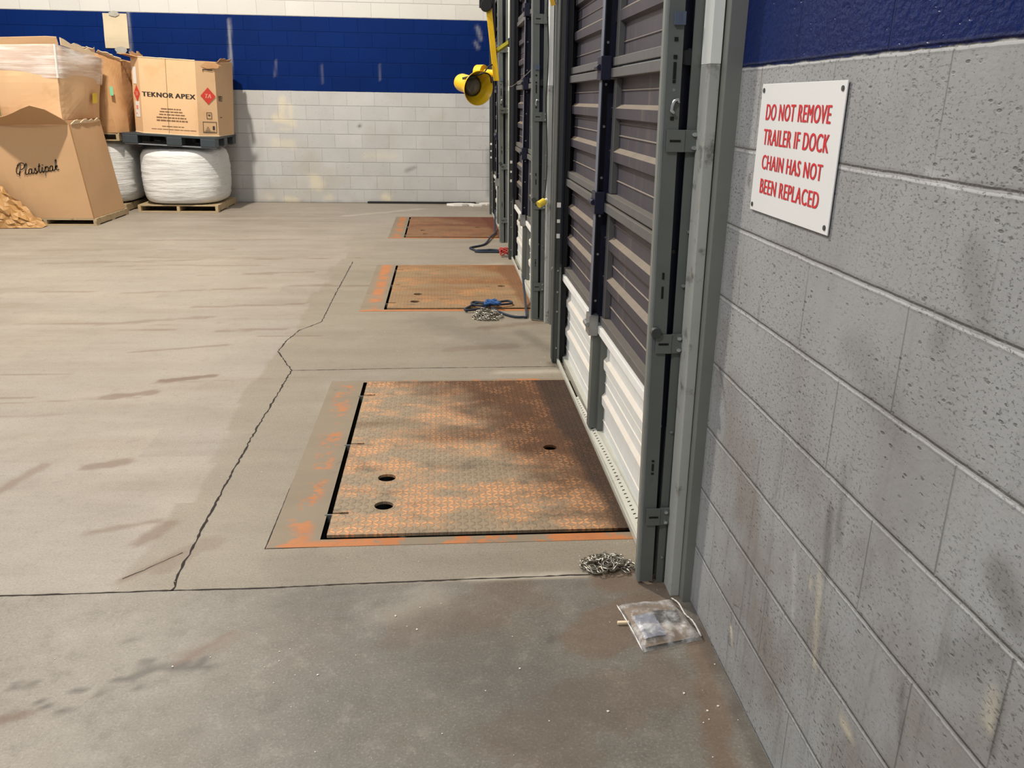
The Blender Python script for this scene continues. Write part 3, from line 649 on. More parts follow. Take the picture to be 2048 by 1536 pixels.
# fittings that only the nearest track shows
t = MB(); t.prism([(-.128, 2.386), (-.106, 2.386), (-.106, 2.378), (-.100, 2.378), (-.100, 2.396), (-.128, 2.396)], 1.735, 1.768); lean(t.build('latch', plain('blue_gray_latch', (98, 108, 124), .4, .3), nt))
t = MB(); t.tube([(-.104, 2.388, 1.536), (-.108, 2.386, 1.546), (-.118, 2.386, 1.542), (-.122, 2.390, 1.528), (-.124, 2.388, 1.516), (-.116, 2.386, 1.508)], .005, 8); lean(t.build('latch_hook', BRIGHT, nt, smooth=True))
t = MB(); t.cyl((-.135, 2.375, .880), (-.135, 2.396, .880), .016, 18); lean(t.build('bolt_head', DARK_STEEL, nt, bevel=.002))
t = MB(); t.cyl((-.085, 2.41, 1.655), (-.085, 2.44, 1.655), .02, 18); lean(t.build('roller', BLACK, nt))
tr2 = copy_tree(nt, None, (0, PERIOD, 0)); tr2['label'] = 'grey steel door track on the near side of the middle dock door'
tr3 = copy_tree(nt, None, (0, 2*PERIOD, 0)); tr3['label'] = 'grey steel door track on the near side of the farthest dock door'
def far_track():
    root = empty('door_track', (-.10, 4.89, 0)); H = 3.0
    t = MB(); t.box((-.124, 4.892, .005), (-.080, 4.898, H)); t.box((-.124, 4.892, .005), (-.119, 4.99, H)); lean2(t.build('guard_face', DARK_STEEL, root, bevel=.001))
    t = MB(); t.tube([(-.124, 4.893, .01), (-.124, 4.893, H)], .006, 8); lean2(t.build('guard_edge', DARK_STEEL, root))
    t = MB(); t.box((-.080, 4.90, .005), (-.05, 5.02, H)); lean2(t.build('roller_channel', BLACK, root))
    t = MB(); t.box((-.093, 4.886, .62), (-.084, 4.8925, H)); lean2(t.build('channel_edge', NAVY, root))
    t = MB(); t.box((-.096, 4.886, .01), (-.084, 4.8925, .60)); lean2(t.build('channel_edge', GRAY_STEEL, root, label='grey lower channel edge'))
    t = MB()
    for z in (.1, .33, .45, .58): t.cyl((-.104, 4.884, z), (-.104, 4.893, z), .006, 8)
    build_each(t, 'screw', ZINC, root, lean2)
    for z, w, h in ((.965, .012, .014), (.872, .009, .010), (.785, .010, .013)):
        t = MB(); t.box((-.108-w, 4.8895, z-h), (-.108+w, 4.8918, z+h)); lean2(t.build('sticker', WHITE, root))
    return root
def lean2(o):
    for v in o.data.vertices: v.co.x += -.008*v.co.z
    return o
ft = far_track(); tag(ft, 'dark door track with white stickers on the far side of the nearest dock door', 'track', 'far-side dock door tracks')
f2 = copy_tree(ft, None, (0, PERIOD, 0)); f2['label'] = 'dark door track with white stickers on the far side of the middle dock door'
f3 = copy_tree(ft, None, (0, 2*PERIOD, 0)); f3['label'] = 'dark door track on the far side of the farthest dock door, by the far wall'
# jambs beside the doors
for i in range(3):
    dy = PERIOD*i; r = empty('trim_%d' % (i+1), (0, 2.3+dy, 0)); r['kind'] = 'structure'
    tag(r, ('grey and white painted door jamb beside the nearest dock door', 'peeling white door jamb between the nearest and middle dock doors', 'grey door jamb between the middle and farthest dock doors')[i], 'jamb')
    t = MB(); t.box((-.027, 2.285+dy, 0), (.012, 2.40+dy, 3)); lean3 = t.build('jamb_board', JAMB_GRAY, r, bevel=.002)
    for v in lean3.data.vertices: v.co.x += -.010*v.co.z if v.co.x < -.01 else 0
    t = MB(); t.box((-.058, 2.32+dy, 0), (-.0275, 2.40+dy, 1.636)); a = t.build('jamb_stop', JAMB_LIGHT, r, bevel=.003, label='pale scuffed lower jamb')
    t = MB(); t.box((-.058, 2.32+dy, 1.636), (-.0275, 2.40+dy, 3)); b = t.build('jamb_stop', JAMB_WHITE, r, bevel=.002, label='white upper jamb')
    for o in (a, b):
        for v in o.data.vertices: v.co.x += -.012*v.co.z

# ---------------------------------------------------------------- dock levelers
LV = []
def leveler(i):
    y0 = PERIOD*i
    cfg = [dict(gray=(152, 134, 110), orange=(246, 172, 114), rust=(84, 52, 27), dark=(38, 26, 18), cov=.545, rust_x=-.70),
           dict(gray=(150, 124, 92), orange=(212, 142, 80), rust=(132, 88, 50), dark=(92, 62, 38), cov=.50, rust_x=-.28),
           dict(gray=(140, 104, 72), orange=(190, 120, 72), rust=(108, 58, 34), dark=(78, 36, 22), cov=.46, rust_x=-.5)][i]
    r = empty('dock_leveler', (-.66, 3.65+y0, 0), group='dock leveler plates')
    tag(r, ('rusty diamond-tread steel dock leveler plate nearest the camera', 'orange-brown dock leveler plate in front of the middle dock door', 'dark red-brown dock leveler plate nearest the far wall')[i], 'dock leveler')
    xa, xb, ya, yb = -1.228, -.098, 2.772+y0, 4.540+y0
    out = [(xb, yb), (xa, yb)]
    ns = (4.315, 3.635, 2.943)
    for s in ns:
        s += y0; out += [(xa, s+.006), (xa+.03, s+.006), (xa+.034, s+.009), (xa+.062, s+.009), (xa+.062, s-.009), (xa+.034, s-.009), (xa+.03, s-.006), (xa, s-.006)]
    out += [(xa, ya), (xb, ya)]
    hs = ([(-1.038, 3.258, .036), (-1.034, 3.0, .036), (-.303, 3.555, .03)], [(-1.003, 3.26, .034), (-1.019, 2.99, .036), (-.289, 3.57, .032)], [(-1.038, 3.28, .03), (-1.002, 3.0, .03), (-.35, 3.56, .03)])[i]
    me = fill_mesh([out] + [circ(a, b+y0, c, 28, 1.05) for a, b, c in hs], .012)
    add_mesh('deck_plate', me, plate_mat('tread_plate_%d' % i, 2.75+y0, 2.3+i*4.1, **cfg), r, Matrix.Translation((0, 0, .0025)))
    fm = frame_mat('leveler_frame_%d' % i, 2.70+y0, 1.+i*3, (.05, .12, .12)[i])
    t = MB(); t.prism([(a_, b_+y0) for a_, b_ in ((-1.432, 2.70), (-.085, 2.70), (-.085, 2.752), (-1.25, 2.752), (-1.25, 4.552), (-.085, 4.552), (-.085, 4.592), (-1.432, 4.58))], -.02, .0015)
    t.build('curb_frame', fm, r)
    for s in ns:
        t = MB(); t.box((-1.258, s-.004+y0, -.03), (-1.200, s+.004+y0, .004)); t.build('hinge_lug', GRAY_STEEL, r, bevel=.001)
    if i == 0:
        t = MB(); t.tube(spline([(-1.06, 3.24, -.05), (-1.03, 3.26, -.02), (-1.01, 3.27, -.03), (-1.0, 3.25, -.07)]), .004, 6); t.build('lift_ring', ZINC, r, smooth=True)
    return r
for i in range(3): leveler(i)

# ---------------------------------------------------------------- warning sign
sg = empty('warning_sign', (-.002, 1.88, 1.433)); tag(sg, 'white sign with red capitals about the dock chain on the grey block wall', 'sign')
t = MB(); n_ = 24
def sp(u, v): return Vector((-.006-.006*(1-abs(2*u-1))*0-.004*math.sin(u*math.pi)**2*.0, 2.106-.452*u, 1.283+.300*v))
t.box((-.006, 1.654, 1.283), (-.003, 2.106, 1.583)); t.build('panel', SIGN_W, sg, bevel=.001)
for txt, z, h, w in (('DO NOT REMOVE', 1.500, .037, .354), ('TRAILER IF DOCK', 1.443, .037, .362), ('CHAIN HAS NOT', 1.386, .034, .340), ('BEEN REPLACED', 1.329, .035, .336)):
    add_mesh('lettering', text_mesh(txt, w, h, .0017, 0, 1.10), SIGN_R, sg, frame((-.0068, {'D': 2.062, 'T': 2.062, 'C': 2.054, 'B': 2.050}[txt[0]], z), (0, -1, 0), (0, 0, 1)))
for y, z in ((2.092, 1.568), (1.670, 1.568), (2.092, 1.297), (1.670, 1.297)):
    t = MB(); t.cyl((-.008, y, z), (-.005, y, z), .0055, 12); t.build('screw', DARK_STEEL, sg)

# ---------------------------------------------------------------- chains, ropes, cords, bag
def link_mesh(t, M, L, Wd, r):
    P = []; a = (L-Wd)/2
    for k in range(6): P.append((a+Wd/2*math.cos(-math.pi/2+math.pi*k/5), Wd/2*math.sin(-math.pi/2+math.pi*k/5), 0))
    for k in range(6): P.append((-a+Wd/2*math.cos(math.pi/2+math.pi*k/5), Wd/2*math.sin(math.pi/2+math.pi*k/5), 0))
    t.tube([M @ Vector(p) for p in P], r, 6, closed=True)
def chain_pile(name, c, rx, ry, hz, n, L, wire, seed, label):
    r = random.Random(seed); t = MB(); p = Vector((c[0], c[1], 0)); a = 0
    from mathutils import Euler
    for k in range(n):
        f = k/n; a += r.uniform(.5, 1.6); rad = math.sqrt(r.random())
        x, y = c[0]+rx*rad*math.cos(a), c[1]+ry*rad*math.sin(a)
        z = wire*1.5+L*.12 + hz*(1-rad**2)*r.random()
        tilt = min(.9, (z-wire)/L*2)
        M = Matrix.Translation((x, y, z)) @ Euler((r.uniform(-tilt, tilt)+(math.pi/2 if k % 2 and z > L*.45 else 0), r.uniform(-.35, .35), r.uniform(0, 6.28))).to_matrix().to_4x4()
        link_mesh(t, M, L, L*.55, wire)
    lo = min(v.co.z for v in t.b.verts)
    for v in t.b.verts: v.co.z = max(v.co.z, .0005)
    o = t.build(name, CHAIN, smooth=True); return tag(o, label, 'chain', 'loose chains on the floor')
chain_pile('chain', (-.232, 2.512), .086, .058, .028, 66, .036, .0031, 3, 'heap of steel chain on the floor beside the nearest door track')
chain_pile('chain', (-.468, 6.06), .105, .12, .05, 110, .042, .0034, 5, 'heap of steel chain beside the tied blue rope at the middle dock')
def zpts(l, z=.012): return [(p[0], p[1], p[2] if len(p) > 2 else z) for p in l]
L1 = [(-.13, 10.70, .22), (-.15, 10.35, .045), (-.17, 10.05, .03), (-.24, 9.75, .026), (-.328, 9.326), (-.47, 9.13), (-.50, 9.06), (-.45, 8.93), (-.428, 8.883), (-.278, 8.962), (-.163, 8.886), (-.20, 8.83), (-.286, 8.831), (-.40, 8.83), (-.45, 8.86), (-.42, 8.92), (-.30, 8.94)]
t = MB(); t.tube(spline(zpts(L1), 6), .011, 8); tag(t.build('rope', ROPE, smooth=True), 'dark rope in a loose loop on the floor between the two farther docks', 'rope', 'ropes on the floor')
rp = empty('rope', (-.4, 6.3, 0)); tag(rp, 'blue and black rope tied in a bow beside the middle dock plate', 'rope', 'ropes on the floor')
L2 = [(-.145, 6.70, .18), (-.15, 6.40, .05), (-.16, 6.25, .03), (-.175, 6.03), (-.20, 6.01), (-.266, 6.021), (-.343, 6.117), (-.42, 6.27, .02)]
t = MB(); t.tube(spline(zpts(L2), 6), .009, 8); t.build('tail', ROPE, rp, smooth=True)
L3 = [(-.43, 6.31, .03), (-.52, 6.24), (-.607, 6.198), (-.63, 6.23), (-.60, 6.30), (-.53, 6.40, .028), (-.46, 6.36, .03), (-.42, 6.33, .045), (-.36, 6.42, .03), (-.28, 6.47, .028), (-.255, 6.40, .028), (-.30, 6.36, .028), (-.40, 6.33, .03), (-.50, 6.30, .03), (-.57, 6.36, .028), (-.55, 6.44, .028), (-.44, 6.38, .03)]
t = MB(); t.tube(spline(zpts(L3, .019), 6), .009, 8); t.build('loop', ROPE, rp, smooth=True)
t = MB(); Q = [(-.43+.055*math.cos(k*1.9)+.012*k/6, 6.33+.05*math.sin(k*2.3), .03+.03*abs(math.sin(k*1.3))) for k in range(14)]
t.tube(spline(Q, 5), .009, 7); t.build('knot', ROPE_B, rp, smooth=True, label='bright blue knot')
t = MB(); Q = [(-.17+.05*math.cos(k*2.1), 8.62+.07*math.sin(k*1.7), .02+.06*abs(math.sin(k*.9))) for k in range(16)]
t.tube(spline(Q, 5), .008, 7, flat=.5); tag(t.build('strap', REDROPE, smooth=True), 'small tangle of red strap at the foot of the dark track, middle dock', 'strap')
# cord with yellow plug hanging down the pale jamb
cd = empty('power_cord', (-.075, 5.79, 0)); tag(cd, 'black cord with yellow plug hanging on the pale jamb past the nearest dock', 'cord')
t = MB(); J = lambda z: -.058-.012*z-.008
t.tube(spline([(J(2.3)-.0, 5.85, 2.3), (J(2.1)-.012, 5.84, 2.1), (J(1.9), 5.85, 1.92), (J(1.7)+.0, 5.855, 1.7), (J(1.5)-.012, 5.84, 1.55), (J(1.2), 5.855, 1.3), (J(.95), 5.85, 1.02), (J(.88)-.02, 5.82, .90)], 6), .0045, 6); t.build('cord', CORD, cd, smooth=True)
t = MB(); t.cyl((-.092, 5.80, .885), (-.135, 5.775, .862), .024, 18); t.build('plug', plain('yellow_plug_rubber', (226, 196, 60), .45), cd, bevel=.003)
t = MB(); t.cyl((-.092, 5.80, .885), (-.074, 5.81, .895), .012, 12); t.build('plug_collar', WHITE, cd)
# slack wire across the middle dock door
t = MB(); t.tube(spline([(-.16, 8.40, 1.72), (-.19, 7.9, 1.66), (-.19, 7.3, 1.66), (-.17, 6.3, 1.73), (-.17, 6.0, 1.76)], 6), .0022, 5); tag(t.build('wire', ZINC, smooth=True), 'thin slack wire strung across the middle dock door', 'wire')

# plastic bag
bg = empty('plastic_bag', (-.13, 2.15, 0)); tag(bg, 'clear plastic bag of papers lying on the floor against the grey wall', 'bag')
A, B_, C_, D_ = Vector((-.245, 2.262, 0)), Vector((-.062, 2.275, 0)), Vector((-.022, 2.078, 0)), Vector((-.215, 2.028, 0))
def bagp(u, v, zz, amp):
    p = A.lerp(B_, u).lerp(D_.lerp(C_, u), v)
    e = min(1, 6*min(u, 1-u, v*1.3, 1-v))
    return p + Vector((0, 0, zz*e**.5 + amp*mnoise.noise(Vector((p.x*28, p.y*28, 4)))*e + .004))
t = MB(); t.grid(lambda u, v: bagp(u, v, .030, .010), 26, 22); film = t.build('film', BAG, bg, smooth=True)
t = MB(); t.grid(lambda u, v: bagp(.06+.88*u, .06+.88*v, .015, .003)-Vector((0, 0, .004)), 10, 10); t.build('cardboard_insert', plain('brown_card_insert', (124, 104, 84), .7, 0, .1, 14), bg)
t = MB(); t.box((-.148, 2.15, .018), (-.070, 2.205, .028), Matrix.Translation((0, 0, 0))); t.build('dark_packet', plain('dark_packet_card', (34, 34, 36), .5), bg, bevel=.004)
t = MB(); t.grid(lambda u, v: bagp(.10+.36*u, .35+.5*v, .024, .004)-Vector((0, 0, .002)), 8, 8); t.build('blue_leaflet', plain('blue_leaflet_paper', (122, 125, 138), .4, 0, .2, 40), bg)
t = MB(); t.tube(spline([(-.066, 2.278, .022), (-.052, 2.24, .026), (-.045, 2.19, .02), (-.034, 2.14, .026), (-.024, 2.085, .012)], 5), [(.0012+.0026*abs(math.sin(k*1.7))) for k in range(21)], 7, flat=.6); t.build('folded_edge', plain('crinkled_film_edge', (196, 192, 186), .25), bg, smooth=True)
t = MB(); t.tube(spline([(-.247, 2.262, .012), (-.238, 2.20, .014), (-.226, 2.12, .012), (-.216, 2.03, .008)], 5), [(.0006+.0016*abs(math.sin(k*2.3))) for k in range(16)], 6); t.build('seam', WHITE, bg, smooth=True)
t = MB(); t.box((-.262, 2.17, .001), (-.225, 2.181, .010)); tag(t.build('wood_splinter', TORN, bevel=.002), 'small pale wood splinter sticking out from under the plastic bag', 'splinter')
# loose white crumbs
t = MB(); r = random.Random(4)
for k in range(118):
    if k < 48: x, y = r.uniform(-1.6, -.1), r.uniform(1.5, 2.75)
    elif k < 74: x, y = r.uniform(-1.2, -.12), r.uniform(4.6, 6.2)
    elif k < 92: x, y = r.uniform(-2.3, -1.3), r.uniform(1.55, 3.5)
    else: x, y = r.gauss(-.06, .05), r.uniform(1.5, 2.7)
    if PX0-.2 < x and any(a-.06 < y < b+.06 for a, b in pits): continue
    if x > -.012: continue
    s = r.choice((.0012, .0016, .002, .0022, .0036)); a = r.uniform(0, 3)
    t.prism([(x+s*r.uniform(.6, 1.2)*math.cos(a+q*1.25), y+s*r.uniform(.6, 1.2)*math.sin(a+q*1.25)) for q in range(5)], .0004, s*.7)
tag(t.build('paint_crumbs', CHIP), 'scattered white paint and concrete crumbs on the floor', 'crumbs', None, 'stuff')
# scraps at the foot of the back wall
t = MB(); r = random.Random(9)
for x, y, s in ((-.55, 13.0, .16), (-.40, 13.08, .12), (-.28, 12.98, .14), (-.15, 13.1, .13)):
    Q = [(x+s*(.6+.6*r.random())*math.cos(q*1.05), y+.09*(.6+.6*r.random())*math.sin(q*1.05)) for q in range(6)]
    t.prism(Q, .002, .02+.02*r.random())
tag(t.build('plastic_scrap', WHITE), 'torn white plastic scrap in the far corner below the farthest door', 'scrap')
t = MB(); t.box((-1.95, BY-.045, .002), (-.28, BY-.004, .03)); tag(t.build('rubber_strip', BLACK, bevel=.004), 'long black rubber strip lying along the foot of the far wall', 'strip')  # thin black bar set along the wall base

# ---------------------------------------------------------------- yellow dock lights
dl = empty('dock_light', (-.3, 8.8, 0)); tag(dl, 'yellow bell-shaped dock loading light hanging on a yellow arm', 'lamp')
ax = Vector((.45, -.86, -.16)).normalized(); rim = Vector((-.427, 8.70, 1.648)); ux = ax.cross(Vector((0, 0, 1))).normalized(); uy = ux.cross(ax)
ML = Matrix(((ux.x, uy.x, ax.x, rim.x), (ux.y, uy.y, ax.y, rim.y), (ux.z, uy.z, ax.z, rim.z), (0, 0, 0, 1)))
t = MB(); t.lathe([(.002, -.385), (.06, -.383), (.078, -.37), (.086, -.34), (.088, -.20), (.092, -.18), (.112, -.12), (.140, -.04), (.160, -.006), (.164, 0), (.160, .002)], ML, 40)
sh = t.build('lamp_shade', YEL, dl, smooth=True)
t = MB(); t.lathe([(.160, .002), (.155, -.006), (.136, -.04), (.110, -.10), (.098, -.13), (.090, -.135)], ML, 40); t.build('reflector', YEL_IN, sh, smooth=True)
t = MB(); t.lathe([(.094, -.128), (.091, -.112), (.086, -.112)], ML, 36); t.build('lens_ring', DARK_STEEL, sh, smooth=True)
t = MB(); t.lathe([(.088, -.120), (.07, -.104), (.04, -.094), (.001, -.091)], ML, 36); t.build('lens', GLASSY, sh, smooth=True)
t = MB(); t.prism([(-.030, -.022), (.026, -.022), (.026, .022), (-.030, .022)], 1.72, 2.42, [(-.030-.085, -.022), (.026-.085, -.022), (.026-.085, .022), (-.030-.085, .022)], Matrix.Translation((-.245, 8.78, 0))); t.build('arm', YEL, dl, bevel=.003)
t = MB(); t.box((-.235, 8.785, 1.72), (-.218, 8.86, 2.30)); 
for v in t.b.verts: v.co.x += -.121*(v.co.z-1.72)
t.build('arm_web', plain('dark_yellow_shade_side', (176, 138, 20), .45), dl)
t = MB(); t.cyl((-.43, 8.99, 1.80), (-.36, 8.93, 1.80), .075, 24); t.cyl((-.36, 8.93, 1.80), (-.25, 8.84, 1.79), .035, 14); t.build('swivel', YEL, dl, bevel=.004)
t = MB(); t.cyl((-.43, 8.97, 1.80), (-.50, 8.90, 1.69), .022, 12); t.build('yoke', YEL, dl)
t = MB(); t.tube([(-.585, 8.72, 1.735), (-.46, 8.74, 1.76)], [.012, .016], 10); t.build('handle', DARK_STEEL, dl)
t = MB(); t.tube(spline([(-.46, 8.74, 1.76), (-.38, 8.74, 1.79), (-.33, 8.75, 1.85), (-.29, 8.76, 1.87)], 5), .007, 7); t2 = MB(); t2.tube(spline([(-.45, 8.68, 1.76), (-.38, 8.66, 1.79), (-.32, 8.68, 1.77), (-.30, 8.72, 1.70)], 5), .007, 7); t.build('cable', CORD, dl, smooth=True); t2.build('cable', CORD, dl, smooth=True)
t = MB(); t.cyl((-.355, 8.72, 2.40), (-.355, 8.80, 2.40), .055, 20); t.box((-.42, 8.74, 2.38), (-.29, 8.80, 2.60)); t.build('pivot', BLACK, dl, bevel=.005)
t = MB(); dirv = Vector((.10, .05, .065)); p0 = Vector((-.245, 8.80, 2.0)); t.tube([p0, p0+dirv*1.25], .024, 4); t.build('bracket', plain('bright_yellow_bracket', (252, 222, 60), .35), dl)
t = MB(); t.box((-.13, 8.80, 2.04), (-.0, 8.88, 2.12)); t.box((-.33, 8.80, 2.5), (.0, 8.86, 2.58)); build_each(t, 'wall_mount', DARK_STEEL, dl, bevel=.004)
dl2 = empty('dock_light', (-.1, 5.6, 0)); tag(dl2, 'yellow arm of another dock light at the top edge, above the pale jamb', 'lamp')
t = MB(); t.tube([(-.178, 5.55, 2.36), (-.092, 5.60, 2.10)], .020, 4); t.build('arm', plain('ochre_enamel', (214, 164, 50), .4), dl2)
t = MB(); t.box((-.16, 5.52, 2.34), (.0, 5.62, 2.46)); t.build('wall_mount', DARK_STEEL, dl2)

# ---------------------------------------------------------------- bulk boxes, bales and pallets
def wood_pallet(x0, x1, y0, y1, z, h, label, mat=WOOD):
    r = empty('wooden_pallet', ((x0+x1)/2, (y0+y1)/2, z)); tag(r, label, 'pallet', 'wooden pallets under the load')
    n = 6; w = (x1-x0)/n
    for k in range(7):
        a = y0+(y1-y0)*k/7
        t = MB(); t.box((x0, a+.008, z+h-.018), (x1, a+(y1-y0)/7-.008, z+h)); t.build('deck_board', mat, r, bevel=.002)
    for k in range(3):
        a = x0+(x1-x0-.04)*k/2
        t = MB(); t.box((a, y0, z+.014), (a+.04, y1, z+h-.018)); t.build('stringer', mat, r, bevel=.002)
    for a in (y0, (y0+y1)/2-.05, y1-.1):
        t = MB(); t.box((x0, a, z), (x1, a+.1, z+.014)); t.build('bottom_board', mat, r, bevel=.002)
    return r
def bale(cx, cy, z0, w, d, h, label, seed, p=3.1):
    t = MB(); N = 44
    def P(a, b, c):
        m = max(abs(a), abs(b)); k = 1/((m**8+abs(c)**8)**.125)
        s = m/((abs(a)**p+abs(b)**p)**(1/p)) if m > 1e-6 else 1
        q = Vector((a*s*k*w/2, b*s*k*d/2, c*k*h/2))
        wr = mnoise.fractal(Vector((q.x*2.5+seed, q.y*2.5, q.z*24)), .8, 2, 4)*.006 + mnoise.noise(Vector((q.x*3+seed, q.y*3, q.z*3)))*.014
        bulge = 1+.03*(1-(q.z/(h/2))**2)
        return Vector((cx+q.x*bulge, cy+q.y*bulge, z0+h/2+q.z))+Vector((a, b, 0)).normalized()*wr if (a or b) else Vector((cx, cy, z0+h/2+q.z))
    for f in range(6):
        def g(u, v, f=f):
            a, b = 2*u-1, 2*v-1
            a, b = math.sin(a*math.pi/2)*.35+a*.65, math.sin(b*math.pi/2)*.35+b*.65
            return P(*((a, -1, b), (1, a, b), (-a, 1, b), (-1, -a, b), (a, b, 1), (a, -b, -1))[f])
        t.grid(g, N, N)
    bmesh.ops.remove_doubles(t.b, verts=t.b.verts[:], dist=.0008)
    o = t.build('bulk_bag', BALE, smooth=True); return tag(o, label, 'bulk bag', 'white wrapped bulk bags')
def walls(t, bot, top, nz=10, wob=0., seed=0, topn=0., nseg=8):
    n = len(bot); L = []
    P0, P1 = [], []
    for i in range(n):
        for k in range(nseg):
            f = k/nseg; P0.append(Vector(bot[i]).lerp(Vector(bot[(i+1) % n]), f)); P1.append(Vector(top[i]).lerp(Vector(top[(i+1) % n]), f))
    c = sum(P0, Vector())/len(P0); rows = []
    for j in range(nz+1):
        v = j/nz; row = []
        for i, (a, b) in enumerate(zip(P0, P1)):
            p = a.lerp(b, v); o = (p-c); o.z = 0; o.normalize()
            k = math.sin(math.pi*(i % nseg)/nseg) if nseg > 1 else 0
            p = p + o*wob*(k*math.sin(math.pi*v)+.5*mnoise.noise(Vector((p.x*3+seed, p.y*3, p.z*3))))
            if j == nz: p.z += topn*mnoise.fractal(Vector((p.x*5+seed, p.y*5, 1)), .8, 2, 3)
            row.append(t.b.verts.new(p))
        rows.append(row)
    m = len(P0)
    for a, b in zip(rows, rows[1:]):
        for i in range(m): t.b.faces.new((a[i], a[(i+1) % m], b[(i+1) % m], b[i]))
    return c
def flap(t, a, b, out, rag, seed, n=10, curl=.0):             # torn cardboard flap hinged on a-b
    a, b, out = Vector(a), Vector(b), Vector(out); r = random.Random(seed)
    L = [(1-rag*r.random()) for _ in range(n+1)]
    t.grid(lambda u, v: a.lerp(b, u) + out*v*L[int(round(u*n))] + Vector((0, 0, curl*v*v*math.sin(u*5+seed))), n, 4)

# --- white bag on its pallet, black pallet, printed octagonal box
wood_pallet(-4.98, -3.90, 12.02, 13.08, 0, .10, 'wooden pallet under the white bulk bag nearest the open floor')
bale(-4.42, 12.56, .10, 1.07, 1.20, .757, 'white wrapped bulk bag carrying the dark plastic pallet', 1)
TILT = Matrix.Translation((-4.4, 12.5, .95)) @ Matrix.Rotation(math.radians(2.6), 4, 'Y') @ Matrix.Translation((4.4, -12.5, -.95))
bp = empty('plastic_pallet', (-4.4, 12.5, .88)); tag(bp, 'dark grey plastic pallet between the white bulk bag and the printed box', 'pallet')
t = MB(); x0, x1, y0, y1 = -5.04, -3.83, 11.93, 13.12
t.box((x0, y0, 1.005), (x1, y1, 1.03), TILT); t.build('deck', PLASTIC_D, bp, bevel=.003)
for a in (x0, -4.47, x1-.20):
    for b in (y0, 12.42, y1-.2):
        t = MB(); t.box((a, b, .90), (a+.20, b+.18, 1.005), TILT); t.build('foot', PLASTIC_D, bp, bevel=.008)
t = MB()
for b in (y0+.02, 12.44, y1-.17): t.box((x0+.02, b, .885), (x1-.02, b+.14, .90), TILT)
build_each(t, 'skid', plain('gray_pallet_runner', (118, 122, 126), .5), bp, bevel=.002)
tb = empty('cardboard_box', (-4.4, 12.5, 1.03)); tag(tb, 'octagonal cardboard box printed in black with red diamonds, on dark plastic pallet', 'box', 'bulk cardboard boxes')
oct_ = [(-4.78, 12.0), (-4.06, 12.0), (-3.845, 12.20), (-3.825, 12.98), (-4.06, 13.12), (-4.78, 13.12), (-4.93, 12.88), (-4.93, 12.16)]
zb, zt = 1.034, 1.985
tops = [(oct_[i][0]+dx, oct_[i][1], zt+dz) for i, (dx, dz) in enumerate(((.0, .0), (.0, -.005), (-.02, .0), (.02, .03), (.02, .03), (0, .02), (0, .02), (0, .02)))]
t = MB(); walls(t, [TILT @ Vector((x, y, zb)) for x, y in oct_], [TILT @ Vector(p) for p in tops], 10, .0, 1, .006, 8)
body = t.build('box_body', CARD, tb); solid(body, .010, -1)
t = MB()
F0 = TILT @ Vector((-4.78, 12.0, zt)); F1 = TILT @ Vector((-4.06, 12.0, zt-.005))
flap(t, TILT @ Vector((-4.93, 12.16, zt)), TILT @ Vector((-4.78, 12.0, zt)), (-.17, -.02, .045), .4, 1)
flap(t, TILT @ Vector((-4.93, 12.7, zt)), TILT @ Vector((-4.93, 12.22, zt)), (-.03, -.03, .09), .5, 2)
build_each(t, 'flap', CARD_D, tb, lambda o: solid(o, .008), recalc=False)
t = MB(); flap(t, TILT @ Vector((-4.08, 12.01, zt-.004)), TILT @ Vector((-3.85, 12.2, zt)), (.09, .06, -.08), .3, 3, 8, .02); flap(t, TILT @ Vector((-3.845, 12.28, zt+.005)), TILT @ Vector((-3.825, 12.85, zt+.03)), (.05, 0, .05), .5, 4); build_each(t, 'flap', CARD_D, tb, lambda o: solid(o, .008), recalc=False)
t = MB(); t.tube([TILT @ Vector((-4.78+.72*k/12, 12.0, zt+.003+.005*mnoise.noise(Vector((k*.7, 1, 1))))) for k in range(13)], .007, 6); t.build('torn_rim', TORN, tb)
t = MB(); t.tube([TILT @ Vector(p) for p in ((-4.93, 12.16, zb+.006), (-4.78, 11.99, zb+.004), (-4.06, 11.985, zb+.002), (-3.84, 12.19, zb+.004), (-3.835, 12.85, zb+.006))], .007, 6); t.build('bottom_rim', TORN, tb)
FM = TILT @ frame((-4.78, 12.0, zb), (1, 0, 0), (0, 0, 1)); CMx = TILT @ frame((-4.06, 12.0, zb), (.215, .20, 0), (0, 0, 1)); RM = TILT @ frame((-3.845, 12.20, zb), (0, 1, 0), (0, 0, 1)); LM = TILT @ frame((-4.93, 12.16, zb), (.15, -.16, 0), (0, 0, 1))
def on(M, x, y, d=.003): return M @ Matrix.Translation((x, y, d))
def quad_on(name, M, pts, mat, parent, d=.003, **k):
    t = MB(); t.face([M @ Vector((x, y, d)) for x, y in pts]); return t.build(name, mat, parent, recalc=False, **k)
def rect(x, y, w, h): return [(x, y), (x+w, y), (x+w, y+h), (x, y+h)]
def lines_on(name, M, rects, mat, parent, d=.003):
    t = MB()
    for x, y, w, h in rects: t.face([M @ Vector((a, b, d)) for a, b in rect(x, y, w, h)])
    return t.build(name, mat, parent, recalc=False)
add_mesh('printed_name', text_mesh('TEKNOR', .395, .060, .005, 0, 1.12), INK, body, on(FM, .022, .468)); 
add_mesh('printed_name', text_mesh('APEX', .255, .060, .005, 0, 1.12), INK, body, on(FM, .445, .468))
r = random.Random(2); rows = []
